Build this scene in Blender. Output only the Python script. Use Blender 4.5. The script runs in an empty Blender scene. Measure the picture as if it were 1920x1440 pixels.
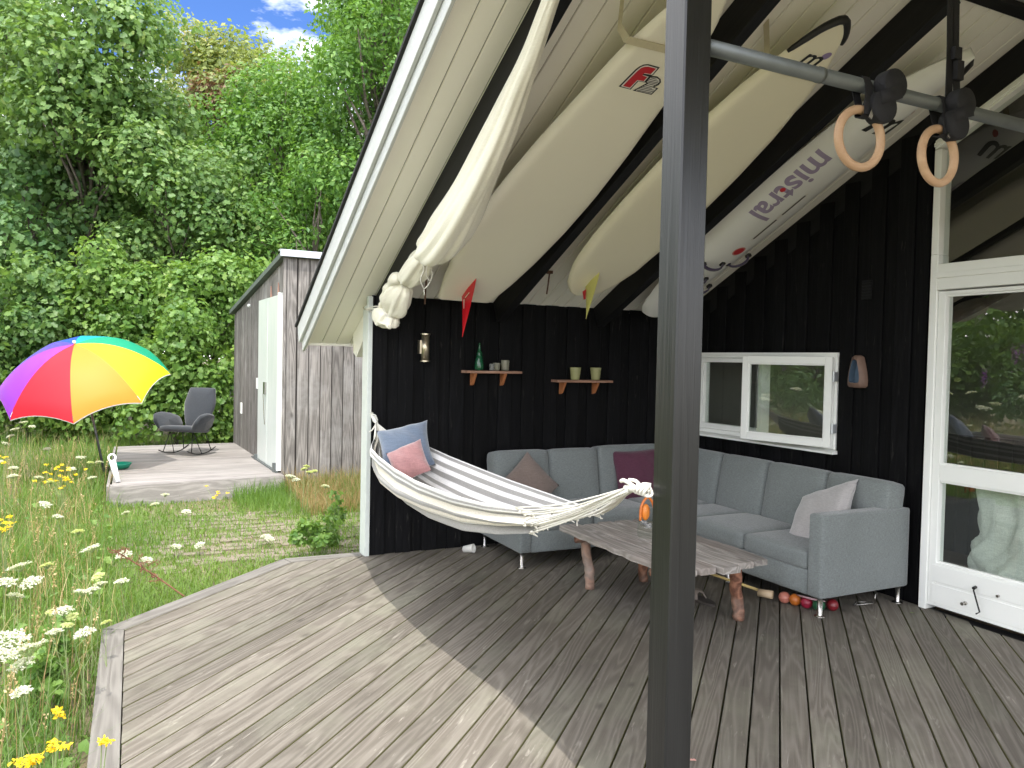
import bpy, math, random
import numpy as np
from mathutils import Vector, Matrix
random.seed(7); rng = np.random.default_rng(11)
D2R = math.radians
scene = bpy.context.scene
COL = scene.collection

# ------------------------------------------------------------------ camera
FPX = 1455.88
PITCH, ROLL, YAW = D2R(1.732), D2R(-1.226), D2R(26.07)
CAM = Vector((-1.722, -6.105, 1.6))
_f = Vector((math.sin(YAW)*math.cos(PITCH), math.cos(YAW)*math.cos(PITCH), -math.sin(PITCH)))
_r = Vector((math.cos(YAW), -math.sin(YAW), 0)); _d = _f.cross(_r)
RIGHT = _r*math.cos(ROLL)+_d*math.sin(ROLL); DOWN = -_r*math.sin(ROLL)+_d*math.cos(ROLL)
cam = bpy.data.cameras.new('camera'); co = bpy.data.objects.new('camera', cam); COL.objects.link(co)
cam.sensor_width = 36; cam.lens = 36*FPX/1920; cam.clip_start = 0.05; cam.clip_end = 2000
m = Matrix.Identity(4)
for i in range(3):
    m[i][0] = RIGHT[i]; m[i][1] = -DOWN[i]; m[i][2] = -_f[i]; m[i][3] = CAM[i]
co.matrix_world = m
scene.camera = co

# ------------------------------------------------------------------ light
SUNV = Vector((-0.108, -0.5, 1)).normalized()
SUN_EL = math.asin(SUNV.z); SUN_AZ = math.atan2(SUNV.x, SUNV.y)
w = bpy.data.worlds.new('World'); scene.world = w; w.use_nodes = True
nt = w.node_tree; nt.nodes.clear()
def N(t, tree=None, **k):
    n = (tree or nt).nodes.new(t)
    for a, b in k.items(): setattr(n, a, b)
    return n
CLX = 9.9
out = N('ShaderNodeOutputWorld'); bg = N('ShaderNodeBackground')
sky = N('ShaderNodeTexSky', sky_type='NISHITA', sun_disc=False, sun_elevation=SUN_EL, sun_rotation=SUN_AZ)
sky.air_density = 1.0; sky.dust_density = 0.6; sky.ozone_density = 1.5
tc = N('ShaderNodeTexCoord'); mp = N('ShaderNodeMapping'); mp.inputs['Scale'].default_value = (1.6, 1.6, 4.0)
mp.inputs['Location'].default_value = (CLX, 1.1, 0.4)
nz = N('ShaderNodeTexNoise'); nz.inputs['Scale'].default_value = 1.7; nz.inputs['Detail'].default_value = 7; nz.inputs['Roughness'].default_value = .58
rp = N('ShaderNodeValToRGB'); rp.color_ramp.elements[0].position = .40; rp.color_ramp.elements[1].position = .60
rp.color_ramp.elements[1].color = (.8, .8, .8, 1)
mx = N('ShaderNodeMixRGB'); mx.inputs[2].default_value = (23.0, 22.3, 21.0, 1)
tint = N('ShaderNodeMixRGB', blend_type='MULTIPLY'); tint.inputs[0].default_value = 1; tint.inputs[2].default_value = (.30, .42, .66, 1)
L = nt.links.new
L(tc.outputs['Generated'], mp.inputs[0]); L(mp.outputs[0], nz.inputs['Vector']); L(nz.outputs['Fac'], rp.inputs[0])
L(rp.outputs[0], mx.inputs[0]); L(sky.outputs[0], tint.inputs[1]); L(tint.outputs[0], mx.inputs[1]); L(mx.outputs[0], bg.inputs[0]); L(bg.outputs[0], out.inputs[0])
bg.inputs[1].default_value = 0.15
sun = bpy.data.lights.new('sun', 'SUN'); so = bpy.data.objects.new('sun', sun); COL.objects.link(so)
sun.energy = 2.0; sun.angle = D2R(.55); sun.color = (1, .95, .87)
so.rotation_euler = (-SUNV).to_track_quat('-Z', 'Y').to_euler(); so.location = (-4, -15, 30)
scene.view_settings.view_transform = 'Standard'; scene.view_settings.look = 'None'
scene.view_settings.gamma = 1; scene.view_settings.use_curve_mapping = False
scene.view_settings.exposure = 1.32
scene.render.engine = 'CYCLES'
scene.cycles.max_bounces = 10; scene.cycles.diffuse_bounces = 6; scene.cycles.transparent_max_bounces = 12

# ------------------------------------------------------------------ helpers
class MB:
    def __init__(s): s.v = []; s.f = []; s.m = []
    def add(s, vs, fs, mi=0):
        o = len(s.v); s.v += [tuple(v) for v in vs]; s.f += [tuple(o+i for i in f) for f in fs]; s.m += [mi]*len(fs); return s
    def box(s, x0, x1, y0, y1, z0, z1, mi=0, M=None):
        v = [Vector((x, y, z)) for z in (z0, z1) for y in (y0, y1) for x in (x0, x1)]
        if M: v = [M @ q for q in v]
        return s.add(v, [(0,2,3,1),(4,5,7,6),(0,1,5,4),(2,6,7,3),(0,4,6,2),(1,3,7,5)], mi)
    def tube(s, pts, r, n=8, mi=0, cap=True, flat=None):
        pts = [Vector(p) for p in pts]; rs = r if isinstance(r, (list, tuple)) else [r]*len(pts)
        rings = []; up = Vector((0, 0, 1)); prev = None
        for i, p in enumerate(pts):
            t = (pts[min(i+1, len(pts)-1)]-pts[max(i-1, 0)]).normalized()
            if prev is None:
                a = t.cross(up)
                if a.length < .05: a = t.cross(Vector((1, 0, 0)))
                a.normalize()
            else:
                a = (prev-t*prev.dot(t)); a.normalize()
            prev = a; b = t.cross(a)
            rings.append([p+(a*math.cos(q*2*math.pi/n)+b*math.sin(q*2*math.pi/n)*(flat or 1))*rs[i] for q in range(n)])
        vs = [q for R in rings for q in R]; fs = []
        for i in range(len(rings)-1):
            for q in range(n): fs.append((i*n+q, i*n+(q+1) % n, (i+1)*n+(q+1) % n, (i+1)*n+q))
        if cap: fs.append(tuple(range(n-1, -1, -1))); fs.append(tuple((len(rings)-1)*n+q for q in range(n)))
        return s.add(vs, fs, mi)
    def lathe(s, prof, c=(0, 0, 0), n=20, mi=0, M=None, cap=True):
        c = Vector(c); vs = []; fs = []
        for r, z in prof:
            for q in range(n):
                v = Vector((r*math.cos(q*2*math.pi/n), r*math.sin(q*2*math.pi/n), z))
                vs.append((M @ v if M else v)+c)
        for i in range(len(prof)-1):
            for q in range(n): fs.append((i*n+q, i*n+(q+1) % n, (i+1)*n+(q+1) % n, (i+1)*n+q))
        if cap: fs.append(tuple(range(n-1, -1, -1))); fs.append(tuple((len(prof)-1)*n+q for q in range(n)))
        return s.add(vs, fs, mi)
    def prism(s, poly, z0, z1, M=None, mi=0, bev=0):
        n = len(poly); lay = []
        if bev:
            c = Vector((sum(p[0] for p in poly)/n, sum(p[1] for p in poly)/n))
            def ins(p):
                v = Vector((p[0], p[1]))-c; L_ = v.length
                return (c+v*(1-bev/max(L_, 1e-4)))
        lay.append([(p[0], p[1], z0) for p in poly])
        if bev:
            lay.append([(p[0], p[1], z1-bev) for p in poly]); lay.append([(*ins(p), z1) for p in poly])
        else: lay.append([(p[0], p[1], z1) for p in poly])
        vs = [Vector(q) for l in lay for q in l]
        if M: vs = [M @ q for q in vs]
        fs = [tuple(range(n-1, -1, -1)), tuple((len(lay)-1)*n+i for i in range(n))]
        for k in range(len(lay)-1):
            for i in range(n): fs.append((k*n+i, k*n+(i+1) % n, (k+1)*n+(i+1) % n, (k+1)*n+i))
        return s.add(vs, fs, mi)
    def sphere(s, c, r, n=12, mi=0, sc=(1, 1, 1)):
        prof = [(math.sin(math.pi*i/n)*r+1e-5, -math.cos(math.pi*i/n)*r) for i in range(n+1)]
        return s.lathe(prof, c, n*2, mi, Matrix.Diagonal((*sc, 1)).to_3x3(), False)
    def mesh(s, name, mats, smooth=False):
        me = bpy.data.meshes.new(name); me.from_pydata([tuple(v) for v in s.v], [], s.f)
        for q in (mats if isinstance(mats, (list, tuple)) else [mats]): me.materials.append(q)
        if any(s.m): me.polygons.foreach_set('material_index', s.m)
        if smooth: me.shade_smooth()
        me.update(); return me
    def build(s, name, mats, parent=None, smooth=False, rel=True):
        if parent is not None and rel and parent.location.length > 0 and parent.parent is None:
            s.v = [tuple(Vector(v)-parent.location) for v in s.v]
        return link(name, s.mesh(name, mats, smooth), parent)
def link(name, me, parent=None, M=None):
    o = bpy.data.objects.new(name, me); COL.objects.link(o); o.parent = parent
    if M is not None: o.matrix_local = M
    return o
def tag(o, label=None, cat=None, group=None, kind=None):
    if label: o['label'] = label
    if cat: o['category'] = cat
    if group: o['group'] = group
    if kind: o['kind'] = kind
    return o
def thing(name, label, cat, loc=(0, 0, 0), group=None, rz=0):
    o = bpy.data.objects.new(name, None); COL.objects.link(o); o.location = loc; o.rotation_euler = (0, 0, rz); o.empty_display_size = .1
    return tag(o, label, cat, group)
def copy_tree(o, parent=None):
    c = o.copy(); COL.objects.link(c); c.parent = parent
    for ch in [q for q in KIDS.get(o.name, [])]: copy_tree(ch, c)
    return c
KIDS = {}
def index_kids(root, kids): KIDS[root.name] = kids
def bevel_mod(o, wd=.003, seg=2):
    b = o.modifiers.new('bevel', 'BEVEL'); b.width = wd; b.segments = seg; b.limit_method = 'ANGLE'; return o

_pc = {}
def plank(name, c, dims, M3, mat, parent, ch=.0025):
    """board with chamfered long edges; local X is its length"""
    key = (tuple(round(d, 4) for d in dims), mat.name, ch)
    if key not in _pc:
        lx, ly, lz = [d/2 for d in dims]
        sec = [(-ly+ch, -lz), (ly-ch, -lz), (ly, -lz+ch), (ly, lz-ch), (ly-ch, lz), (-ly+ch, lz), (-ly, lz-ch), (-ly, -lz+ch)]
        b = MB(); vs = [(x, y, z) for x in (-lx, lx) for y, z in sec]
        b.add(vs, [tuple(range(7, -1, -1)), tuple(range(8, 16))]+[(i, (i+1) % 8, 8+(i+1) % 8, 8+i) for i in range(8)])
        _pc[key] = b.mesh(name, mat)
    M = M3.to_4x4(); M.translation = Vector(c)-(parent.location if parent is not None and parent.parent is None else Vector())
    return link(name, _pc[key], parent, M)
def basis(x, z):
    x = Vector(x).normalized(); z = Vector(z).normalized(); y = z.cross(x); M = Matrix((x, y, z)).transposed(); return M
def at(px, py, dep):
    return CAM+dep*(_f+RIGHT*((px-960)/FPX)+DOWN*((py-720)/FPX))

# ------------------------------------------------------------------ materials
def newmat(name):
    mt = bpy.data.materials.new(name); mt.use_nodes = True; t = mt.node_tree; t.nodes.clear()
    o = N('ShaderNodeOutputMaterial', t); p = N('ShaderNodeBsdfPrincipled', t); t.links.new(p.outputs[0], o.inputs[0])
    return mt, t, p, o
def mixc(t, fac, a, b, mode='MIX'):
    n = N('ShaderNodeMixRGB', t, blend_type=mode)
    for i, q in ((0, fac), (1, a), (2, b)):
        if hasattr(q, 'is_output'): t.links.new(q, n.inputs[i])
        else: n.inputs[i].default_value = q if i == 0 else (*q, 1)
    return n.outputs[0]
def noise(t, vec, scale, detail=4, rough=.5, dist=0):
    n = N('ShaderNodeTexNoise', t); n.inputs['Scale'].default_value = scale; n.inputs['Detail'].default_value = detail
    n.inputs['Roughness'].default_value = rough; n.inputs['Distortion'].default_value = dist
    if vec is not None: t.links.new(vec, n.inputs['Vector'])
    return n.outputs['Fac']
def ramp(t, f, a, b, ca=(0, 0, 0), cb=(1, 1, 1)):
    n = N('ShaderNodeValToRGB', t); e = n.color_ramp.elements; e[0].position = a; e[1].position = b; e[0].color = (*ca, 1); e[1].color = (*cb, 1)
    t.links.new(f, n.inputs[0]); return n.outputs[0]
def mathn(t, op, a, b=0.):
    n = N('ShaderNodeMath', t, operation=op)
    for i, q in enumerate((a, b)):
        if hasattr(q, 'is_output'): t.links.new(q, n.inputs[i])
        else: n.inputs[i].default_value = q
    return n.outputs[0]
def coords(t, scale=(1, 1, 1), rnd=True, kind='Object'):
    tc = N('ShaderNodeTexCoord', t); mp = N('ShaderNodeMapping', t); mp.inputs['Scale'].default_value = scale
    t.links.new(tc.outputs[kind], mp.inputs[0])
    if rnd:
        oi = N('ShaderNodeObjectInfo', t); cm = N('ShaderNodeCombineXYZ', t)
        m1 = mathn(t, 'MULTIPLY', oi.outputs['Random'], 57.); m2 = mathn(t, 'MULTIPLY', oi.outputs['Random'], 131.)
        t.links.new(m1, cm.inputs[0]); t.links.new(m2, cm.inputs[1]); t.links.new(m1, cm.inputs[2])
        t.links.new(cm.outputs[0], mp.inputs['Location']); return mp.outputs[0], oi.outputs['Random']
    return mp.outputs[0], None
def bump(t, p, h, strength, dist=.01):
    b = N('ShaderNodeBump', t); b.inputs['Strength'].default_value = strength; b.inputs['Distance'].default_value = dist
    t.links.new(h, b.inputs['Height']); t.links.new(b.outputs[0], p.inputs['Normal'])
def plain(name, col, rough=.5, metal=0., var=.12, scale=6., bmp=.0, bscale=60., spec=.5, coat=0):
    mt, t, p, o = newmat(name); v, r = coords(t)
    f = noise(t, v, scale, 5, .6)
    c = mixc(t, f, tuple(x*(1-var) for x in col), tuple(min(1, x*(1+var)) for x in col))
    t.links.new(c, p.inputs['Base Color']); p.inputs['Roughness'].default_value = rough; p.inputs['Metallic'].default_value = metal
    p.inputs['Specular IOR Level'].default_value = spec
    if coat: p.inputs['Coat Weight'].default_value = coat
    if bmp: bump(t, p, noise(t, v, bscale, 4, .6), bmp)
    return mt
def wood(name, c1, c2, sx=.9, sy=9., ring=9., contrast=.75, rough=.75, bmp=.25, ovar=.25, blotch=None, bl_amt=.5, fine=1., knots=True, spec=.3, flecks=0):
    """weathered plank, grain along local X"""
    mt, t, p, o = newmat(name)
    v, r = coords(t, (sx, sy, sy))
    n1 = noise(t, v, 1.0, 2, .45, .3)
    rg = mathn(t, 'SINE', mathn(t, 'MULTIPLY', n1, ring*6.28))
    rg = mathn(t, 'MULTIPLY_ADD', rg, .5); rg.node.inputs[2].default_value = .5
    rg = mathn(t, 'POWER', rg, 1.6)
    v2, _ = coords(t, (sx*2.2, sy*16, sy*16)); fg = noise(t, v2, 1.0, 5, .65)
    v3, _ = coords(t, (1., 1., 1.)); bl = noise(t, v3, 2.2, 4, .55)
    fac = mathn(t, 'ADD', mathn(t, 'MULTIPLY', rg, contrast*.55), mathn(t, 'MULTIPLY', fg, .55*fine))
    fac = mathn(t, 'ADD', fac, mathn(t, 'MULTIPLY', bl, .35)); fac = mathn(t, 'SUBTRACT', fac, .25)
    c = mixc(t, fac, c1, c2); c.node.use_clamp = True
    c.node.inputs[0].default_value = .5
    cl = mathn(t, 'MINIMUM', mathn(t, 'MAXIMUM', fac, 0.), 1.); t.links.new(cl, c.node.inputs[0])
    if blotch:
        b2 = ramp(t, noise(t, v3, 1.3, 6, .65), .5, .68)
        c = mixc(t, mathn(t, 'MULTIPLY', b2, bl_amt), c, blotch)
    if knots:
        vk, _ = coords(t, (2.4, 5., 5.)); vo = N('ShaderNodeTexVoronoi', t); vo.inputs['Scale'].default_value = 1.
        t.links.new(vk, vo.inputs['Vector']); k = ramp(t, vo.outputs['Distance'], .03, .12, (1, 1, 1), (0, 0, 0))
        c = mixc(t, mathn(t, 'MULTIPLY', k, .55), c, tuple(x*.45 for x in c1))
    if flecks:
        vf, _ = coords(t, (5., 38., 38.)); fk = ramp(t, noise(t, vf, 1., 3, .7, .6), .60, .72); mk = ramp(t, noise(t, v3, 3.5, 3, .6), .42, .62)
        c = mixc(t, mathn(t, 'MULTIPLY', mathn(t, 'MULTIPLY', fk, mk), flecks), c, (.42, .395, .34))
        vd, _ = coords(t, (3., 26., 26.)); dk = ramp(t, noise(t, vd, 1., 4, .7), .60, .75); c = mixc(t, mathn(t, 'MULTIPLY', dk, .5), c, tuple(x*.5 for x in c1))
    hv = mathn(t, 'MULTIPLY_ADD', r, ovar*2); hv.node.inputs[2].default_value = 1-ovar
    hs = N('ShaderNodeHueSaturation', t); t.links.new(c, hs.inputs['Color']); t.links.new(hv, hs.inputs['Value'])
    t.links.new(hs.outputs[0], p.inputs['Base Color'])
    p.inputs['Roughness'].default_value = rough; p.inputs['Specular IOR Level'].default_value = spec
    hh = mathn(t, 'ADD', mathn(t, 'MULTIPLY', rg, .5), fg)
    bump(t, p, hh, bmp, .004)
    return mt
M = {}
M['deck'] = wood('deck_wood', (.09, .077, .062), (.235, .214, .182), .5, 6., 16., .6, .7, .55, .16, (.20, .20, .15), .55, fine=1.1, flecks=.55)
M['deck_algae'] = plain('algae_edge', (.17, .165, .07), .9, var=.4, scale=20)
M['deck_edge'] = wood('deck_border_wood', (.10, .092, .083), (.24, .228, .205), .8, 8., 6., .6, .8, .5, .1)
M['plat'] = wood('platform_wood', (.18, .166, .155), (.39, .365, .34), .7, 8., 6., .6, .8, .3, .12)
M['shed'] = wood('shed_larch', (.08, .073, .066), (.275, .255, .235), .6, 7., 12., .75, .8, .5, .25, (.31, .305, .295), .5, flecks=.3)
M['shedred'] = plain('fresh_cut_wood', (.42, .24, .18), .8)
M['black'] = wood('black_stained_wood', (.0016, .0017, .002), (.0065, .0065, .0075), .8, 10., 6., .6, .72, .4, .3, knots=False, spec=.14, flecks=.05)
M['blackbeam'] = wood('black_painted_beam', (.0035, .0037, .0045), (.011, .011, .013), .8, 10., 5., .4, .6, .2, .1, knots=False, spec=.3)
M['postblack'] = wood('post_dark_paint', (.0055, .006, .0065), (.012, .013, .013), .6, 12., 5., .4, .33, .25, .05, knots=False, spec=.5)
M['ceil'] = plain('cream_ceiling_paint', (.86, .84, .76), .6, var=.035, scale=3, bmp=.06, bscale=90)
M['white'] = plain('white_gloss_paint', (.82, .83, .80), .32, var=.03, scale=4, bmp=.05, bscale=60)
M['barge'] = plain('weathered_white_paint', (.52, .54, .525), .55, var=.08, scale=25, bmp=.5, bscale=140)
M['corner'] = plain('aged_white_paint', (.58, .62, .585), .5, var=.12, scale=18, bmp=.25, bscale=60)
M['felt'] = plain('roofing_felt', (.018, .019, .02), .9, var=.3, scale=40, bmp=.4, bscale=200)
M['metalwhite'] = plain('pale_aluminium_trim', (.62, .65, .68), .35, .6, var=.05)
M['steel'] = plain('galvanised_steel', (.15, .165, .165), .5, .6, var=.22, scale=14, bmp=.05)
M['chrome'] = plain('brushed_steel', (.52, .50, .47), .25, 1., var=.1)
M['brass'] = plain('dull_brass_metal', (.50, .44, .33), .32, .9, var=.15)
M['rust'] = plain('rusted_steel', (.16, .09, .06), .7, .4, var=.4, scale=30)
M['darkmetal'] = plain('dark_metal', (.03, .03, .03), .4, .7)
M['rope'] = plain('cotton_rope', (.72, .70, .63), .95, var=.1, scale=60, bmp=.4, bscale=200)
M['strap'] = plain('beige_webbing', (.56, .50, .34), .85, var=.12, scale=50, bmp=.2, bscale=300)
M['blackstrap'] = plain('black_webbing', (.008, .008, .011), .75, var=.3, scale=30, bmp=.3, bscale=200)
M['ringwood'] = wood('birch_ring_wood', (.38, .23, .13), (.60, .42, .27), 3., 10., 3., .4, .45, .1, .05, knots=False)
M['rafterwhite'] = M['ceil']

def fabric(name, col, scale=260., bmp=.35, var=.12, rough=.95, weave=.12, sheen=.3, wr=0., wscale=5.):
    mt, t, p, o = newmat(name); v, r = coords(t)
    vx, _ = coords(t, (1, 1, .12)); a = noise(t, vx, scale, 2, .6); vy, _ = coords(t, (.12, .12, 1)); b = noise(t, vy, scale, 2, .6)
    s_ = mathn(t, 'ADD', a, b); big = noise(t, v, 3., 4, .6)
    c = mixc(t, big, tuple(x*(1-var) for x in col), tuple(x*(1+var) for x in col))
    c2 = mixc(t, ramp(t, mathn(t, 'MULTIPLY', s_, .5), .38, .62), tuple(x*(1-weave*2) for x in (1, 1, 1)), tuple(1. for x in col))
    c = mixc(t, 1., c, c2, 'MULTIPLY')
    t.links.new(c, p.inputs['Base Color']); p.inputs['Roughness'].default_value = rough; p.inputs['Specular IOR Level'].default_value = .2
    p.inputs['Sheen Weight'].default_value = sheen
    h = s_
    if wr: h = mathn(t, 'ADD', mathn(t, 'MULTIPLY', s_, .15), mathn(t, 'MULTIPLY', noise(t, v, wscale, 3, .5, 1.2), wr))
    bump(t, p, h, bmp, .004 if not wr else .02); return mt
M['sofa'] = fabric('grey_sofa_weave', (.205, .227, .225), 420, .4, .13, weave=.2)
M['canvas'] = fabric('cream_canvas', (.86, .83, .70), 300, .25, .06, weave=.05, wr=.6, wscale=9)
M['hwhite'] = fabric('hammock_white_cotton', (.80, .79, .77), 400, .4, .05, wr=.3, wscale=25)
M['hgrey'] = fabric('hammock_grey_cotton', (.31, .30, .28), 400, .4, .1, wr=.3, wscale=25)
M['hcream'] = fabric('hammock_cream_cotton', (.70, .65, .54), 400, .4, .08, wr=.3, wscale=25)
M['pblue'] = fabric('slate_blue_velvet', (.13, .17, .235), 200, .3, .12, sheen=.8, wr=.5, wscale=6)
M['ppink'] = fabric('dusty_pink_velvet', (.40, .20, .195), 200, .3, .12, sheen=.8, wr=.5, wscale=7)
M['pplum'] = fabric('plum_cotton', (.095, .032, .055), 200, .4, .12, wr=.8, wscale=8)
M['ptaupe'] = fabric('taupe_cotton', (.20, .155, .135), 200, .4, .12, wr=.5)
M['plight'] = fabric('pale_grey_velvet', (.42, .40, .40), 200, .3, .1, sheen=.6, wr=.6, wscale=7)
M['chairfab'] = fabric('charcoal_felt', (.042, .048, .056), 200, .2, .12)
M['duvet'] = fabric('white_duvet', (.75, .77, .72), 200, .5, .05, wr=1.2, wscale=7)

def paintwood(name, col, stain):
    mt, t, p, o = newmat(name); v, r = coords(t, (1, 1, .3)); f = ramp(t, noise(t, v, 5, 6, .7, 1.), .45, .75)
    c = mixc(t, mathn(t, 'MULTIPLY', f, .6), col, stain); t.links.new(c, p.inputs['Base Color']); p.inputs['Roughness'].default_value = .35
    bump(t, p, noise(t, v, 3, 3), .15, .02); return mt
M['sheddoor'] = paintwood('pale_green_white_panel', (.60, .635, .60), (.46, .54, .50))

def leafmat(name, dark, light, tip=None, trans=.35, rough=.45):
    mt, t, p, o = newmat(name); a = N('ShaderNodeAttribute', t); a.attribute_name = 'rnd'
    tc = N('ShaderNodeTexCoord', t)
    n = noise(t, tc.outputs['Object'], .55, 3, .5)
    f = mathn(t, 'ADD', mathn(t, 'MULTIPLY', a.outputs['Fac'], .65), mathn(t, 'MULTIPLY', n, .7)); f = mathn(t, 'SUBTRACT', f, .2)
    r = N('ShaderNodeValToRGB', t); t.links.new(f, r.inputs[0]); e = r.color_ramp.elements
    e[0].color = (*dark, 1); e[0].position = .1; e[1].color = (*light, 1); e[1].position = .75
    if tip: q = e.new(.97); q.color = (*tip, 1)
    t.links.new(r.outputs[0], p.inputs['Base Color']); p.inputs['Roughness'].default_value = rough
    p.inputs['Specular IOR Level'].default_value = .4
    tr = N('ShaderNodeBsdfTranslucent', t); ms = N('ShaderNodeMixShader', t); ms.inputs[0].default_value = trans
    tcx = mixc(t, .5, r.outputs[0], (light[0]*1.9, light[1]*1.9, light[2]*.8))
    t.links.new(tcx, tr.inputs[0]); t.links.new(p.outputs[0], ms.inputs[1]); t.links.new(tr.outputs[0], ms.inputs[2]); t.links.new(ms.outputs[0], o.inputs[0])
    return mt
M['leafA'] = leafmat('maple_leaf', (.055, .13, .035), (.18, .29, .085), (.33, .37, .11))
M['leafB'] = leafmat('oak_leaf', (.045, .13, .025), (.16, .30, .06), (.30, .37, .09))
M['leafC'] = leafmat('yellowing_leaf', (.09, .14, .035), (.24, .29, .08), (.42, .32, .1))
M['leafRed'] = leafmat('rusty_brown_leaf', (.13, .07, .04), (.24, .15, .09), (.3, .2, .1))
M['leafS'] = leafmat('shrub_leaf', (.07, .16, .03), (.19, .31, .07), (.36, .40, .10))
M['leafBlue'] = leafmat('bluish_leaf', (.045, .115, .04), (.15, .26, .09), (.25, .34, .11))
M['bark'] = wood('tree_bark', (.07, .055, .045), (.24, .21, .18), 2., 5., 5., .6, .95, .8, .1, knots=False)
M['grass'] = leafmat('meadow_grass', (.045, .12, .02), (.17, .28, .055), (.42, .37, .17), .4, .6)
M['lawn'] = leafmat('short_grass', (.06, .14, .02), (.20, .30, .06), (.38, .36, .15), .35, .6)
M['straw'] = leafmat('dry_straw', (.30, .21, .10), (.55, .44, .25), (.65, .55, .36), .3, .7)
M['rusty'] = leafmat('reddish_dry_grass', (.20, .17, .07), (.36, .25, .12), (.46, .37, .2), .3, .7)
M['stem'] = plain('flower_stem', (.20, .26, .10), .6)
M['petal'] = leafmat('white_petal', (.44, .47, .36), (.70, .71, .66), None, .35, .7)
M['petalg'] = leafmat('greenish_umbel', (.45, .50, .22), (.62, .66, .38), None, .35, .7)
M['yellow'] = leafmat('yellow_petal', (.62, .42, .01), (.85, .66, .03), None, .35, .6)
M['purple'] = leafmat('purple_flower', (.16, .03, .26), (.35, .10, .45), None, .3, .7)

def ground_mat():
    mt, t, p, o = newmat('dry_turf_soil'); v, _ = coords(t, rnd=False)
    a = noise(t, v, .9, 6, .6); b = noise(t, v, 18, 6, .7)
    c = mixc(t, ramp(t, a, .38, .62), (.15, .12, .07), (.08, .10, .035)); c = mixc(t, ramp(t, b, .35, .7), c, (.22, .18, .11))
    t.links.new(c, p.inputs['Base Color']); p.inputs['Roughness'].default_value = .95; bump(t, p, b, .8, .03); return mt
M['ground'] = ground_mat()
M['paver'] = plain('sandy_brick_paver', (.20, .165, .125), .9, var=.25, scale=12, bmp=.5, bscale=60)
def glassmat(name, ior=1.9, tint=(.92, .95, .93)):
    mt, t, p, o = newmat(name); t.nodes.remove(p)
    g = N('ShaderNodeBsdfGlossy', t); g.inputs['Roughness'].default_value = .0; tr = N('ShaderNodeBsdfTransparent', t); tr.inputs[0].default_value = (*tint, 1)
    fr = N('ShaderNodeFresnel', t); fr.inputs['IOR'].default_value = ior; ms = N('ShaderNodeMixShader', t)
    v, _ = coords(t); 
    ge = N('ShaderNodeNewGeometry', t); fac_ = mathn(t, 'MULTIPLY', fr.outputs[0], mathn(t, 'SUBTRACT', 1., ge.outputs['Backfacing']))
    t.links.new(fac_, ms.inputs[0]); t.links.new(tr.outputs[0], ms.inputs[1]); t.links.new(g.outputs[0], ms.inputs[2]); t.links.new(ms.outputs[0], o.inputs[0])
    return mt
M['glass'] = glassmat('window_glass', 2.4)
M['jar'] = glassmat('clear_glass', 1.6)

def fastmesh(name, V, F, mat, rnd=None, smooth=False):
    me = bpy.data.meshes.new(name); V = np.asarray(V, np.float32); F = np.asarray(F, np.int32); k = F.shape[1]
    me.vertices.add(len(V)); me.vertices.foreach_set('co', V.ravel())
    me.loops.add(F.size); me.loops.foreach_set('vertex_index', F.ravel())
    me.polygons.add(len(F)); me.polygons.foreach_set('loop_start', np.arange(0, F.size, k, dtype=np.int32))
    me.polygons.foreach_set('loop_total', np.full(len(F), k, np.int32))
    me.materials.append(mat)
    if rnd is not None:
        a = me.attributes.new('rnd', 'FLOAT', 'FACE'); a.data.foreach_set('value', np.asarray(rnd, np.float32))
    me.update(calc_edges=True)
    if smooth: me.shade_smooth()
    return me
def unit(a): return a/np.maximum(np.linalg.norm(a, axis=-1, keepdims=True), 1e-6)
LEAFS = {   # outline points (x along leaf, y across, z fold), triangles
 'dia': ([(0, 0, 0), (.5, .28, .08), (1, 0, -.05), (.5, -.28, .08)], [(0, 2, 1), (0, 3, 2)]),
 'lobe': ([(0, 0, 0), (.22, .42, .06), (.48, .24, .02), (.68, .36, .04), (1, 0, -.08), (.68, -.36, .04), (.48, -.24, .02), (.22, -.42, .06)],
          [(0, 2, 1), (0, 4, 2), (2, 4, 3), (0, 6, 4), (0, 7, 6), (6, 5, 4)]),
}
def leaves(P, nrm, size, shape='dia', droop=.3):
    n = len(P); lp, lt = LEAFS[shape]; lp = np.array(lp); lt = np.array(lt)
    a = rng.normal(size=(n, 3)); d = unit(a-nrm*np.sum(a*nrm, 1, keepdims=True)); d[:, 2] -= droop; d = unit(d)
    b = unit(np.cross(nrm, d)); nn = np.cross(d, b); s = (size*rng.uniform(.45, 1.45, n))[:, None]
    V = P[:, None, :]+s[:, None, :]*(lp[None, :, 0:1]*d[:, None, :]+lp[None, :, 1:2]*b[:, None, :]+lp[None, :, 2:3]*nn[:, None, :])
    F = (np.arange(n)*len(lp))[:, None, None]+lt[None]
    r = np.repeat(rng.random(n), len(lt)); return V.reshape(-1, 3), F.reshape(-1, 3), r
def crown(clumps, per, size, shape='dia', out=1.1):
    Ps = []; Ns = []
    for (cx, cy, cz, cr) in clumps:
        k = int(per*cr*cr); d = unit(rng.normal(size=(k, 3))); rr = cr*rng.uniform(.35, 1.08, k)**.6
        rr *= 1+.25*np.sin(d[:, 0]*5+cx*9)*np.sin(d[:, 2]*4+cz*7)
        p = np.array([cx, cy, cz])+d*rr[:, None]*np.array([1, 1, .85]); Ps.append(p)
        nn = unit(d*out+np.array([0, 0, .55])+rng.normal(size=(k, 3))*.55); Ns.append(nn)
    return leaves(np.concatenate(Ps), np.concatenate(Ns), size, shape)
def prune(poly_test, P): return P

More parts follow.
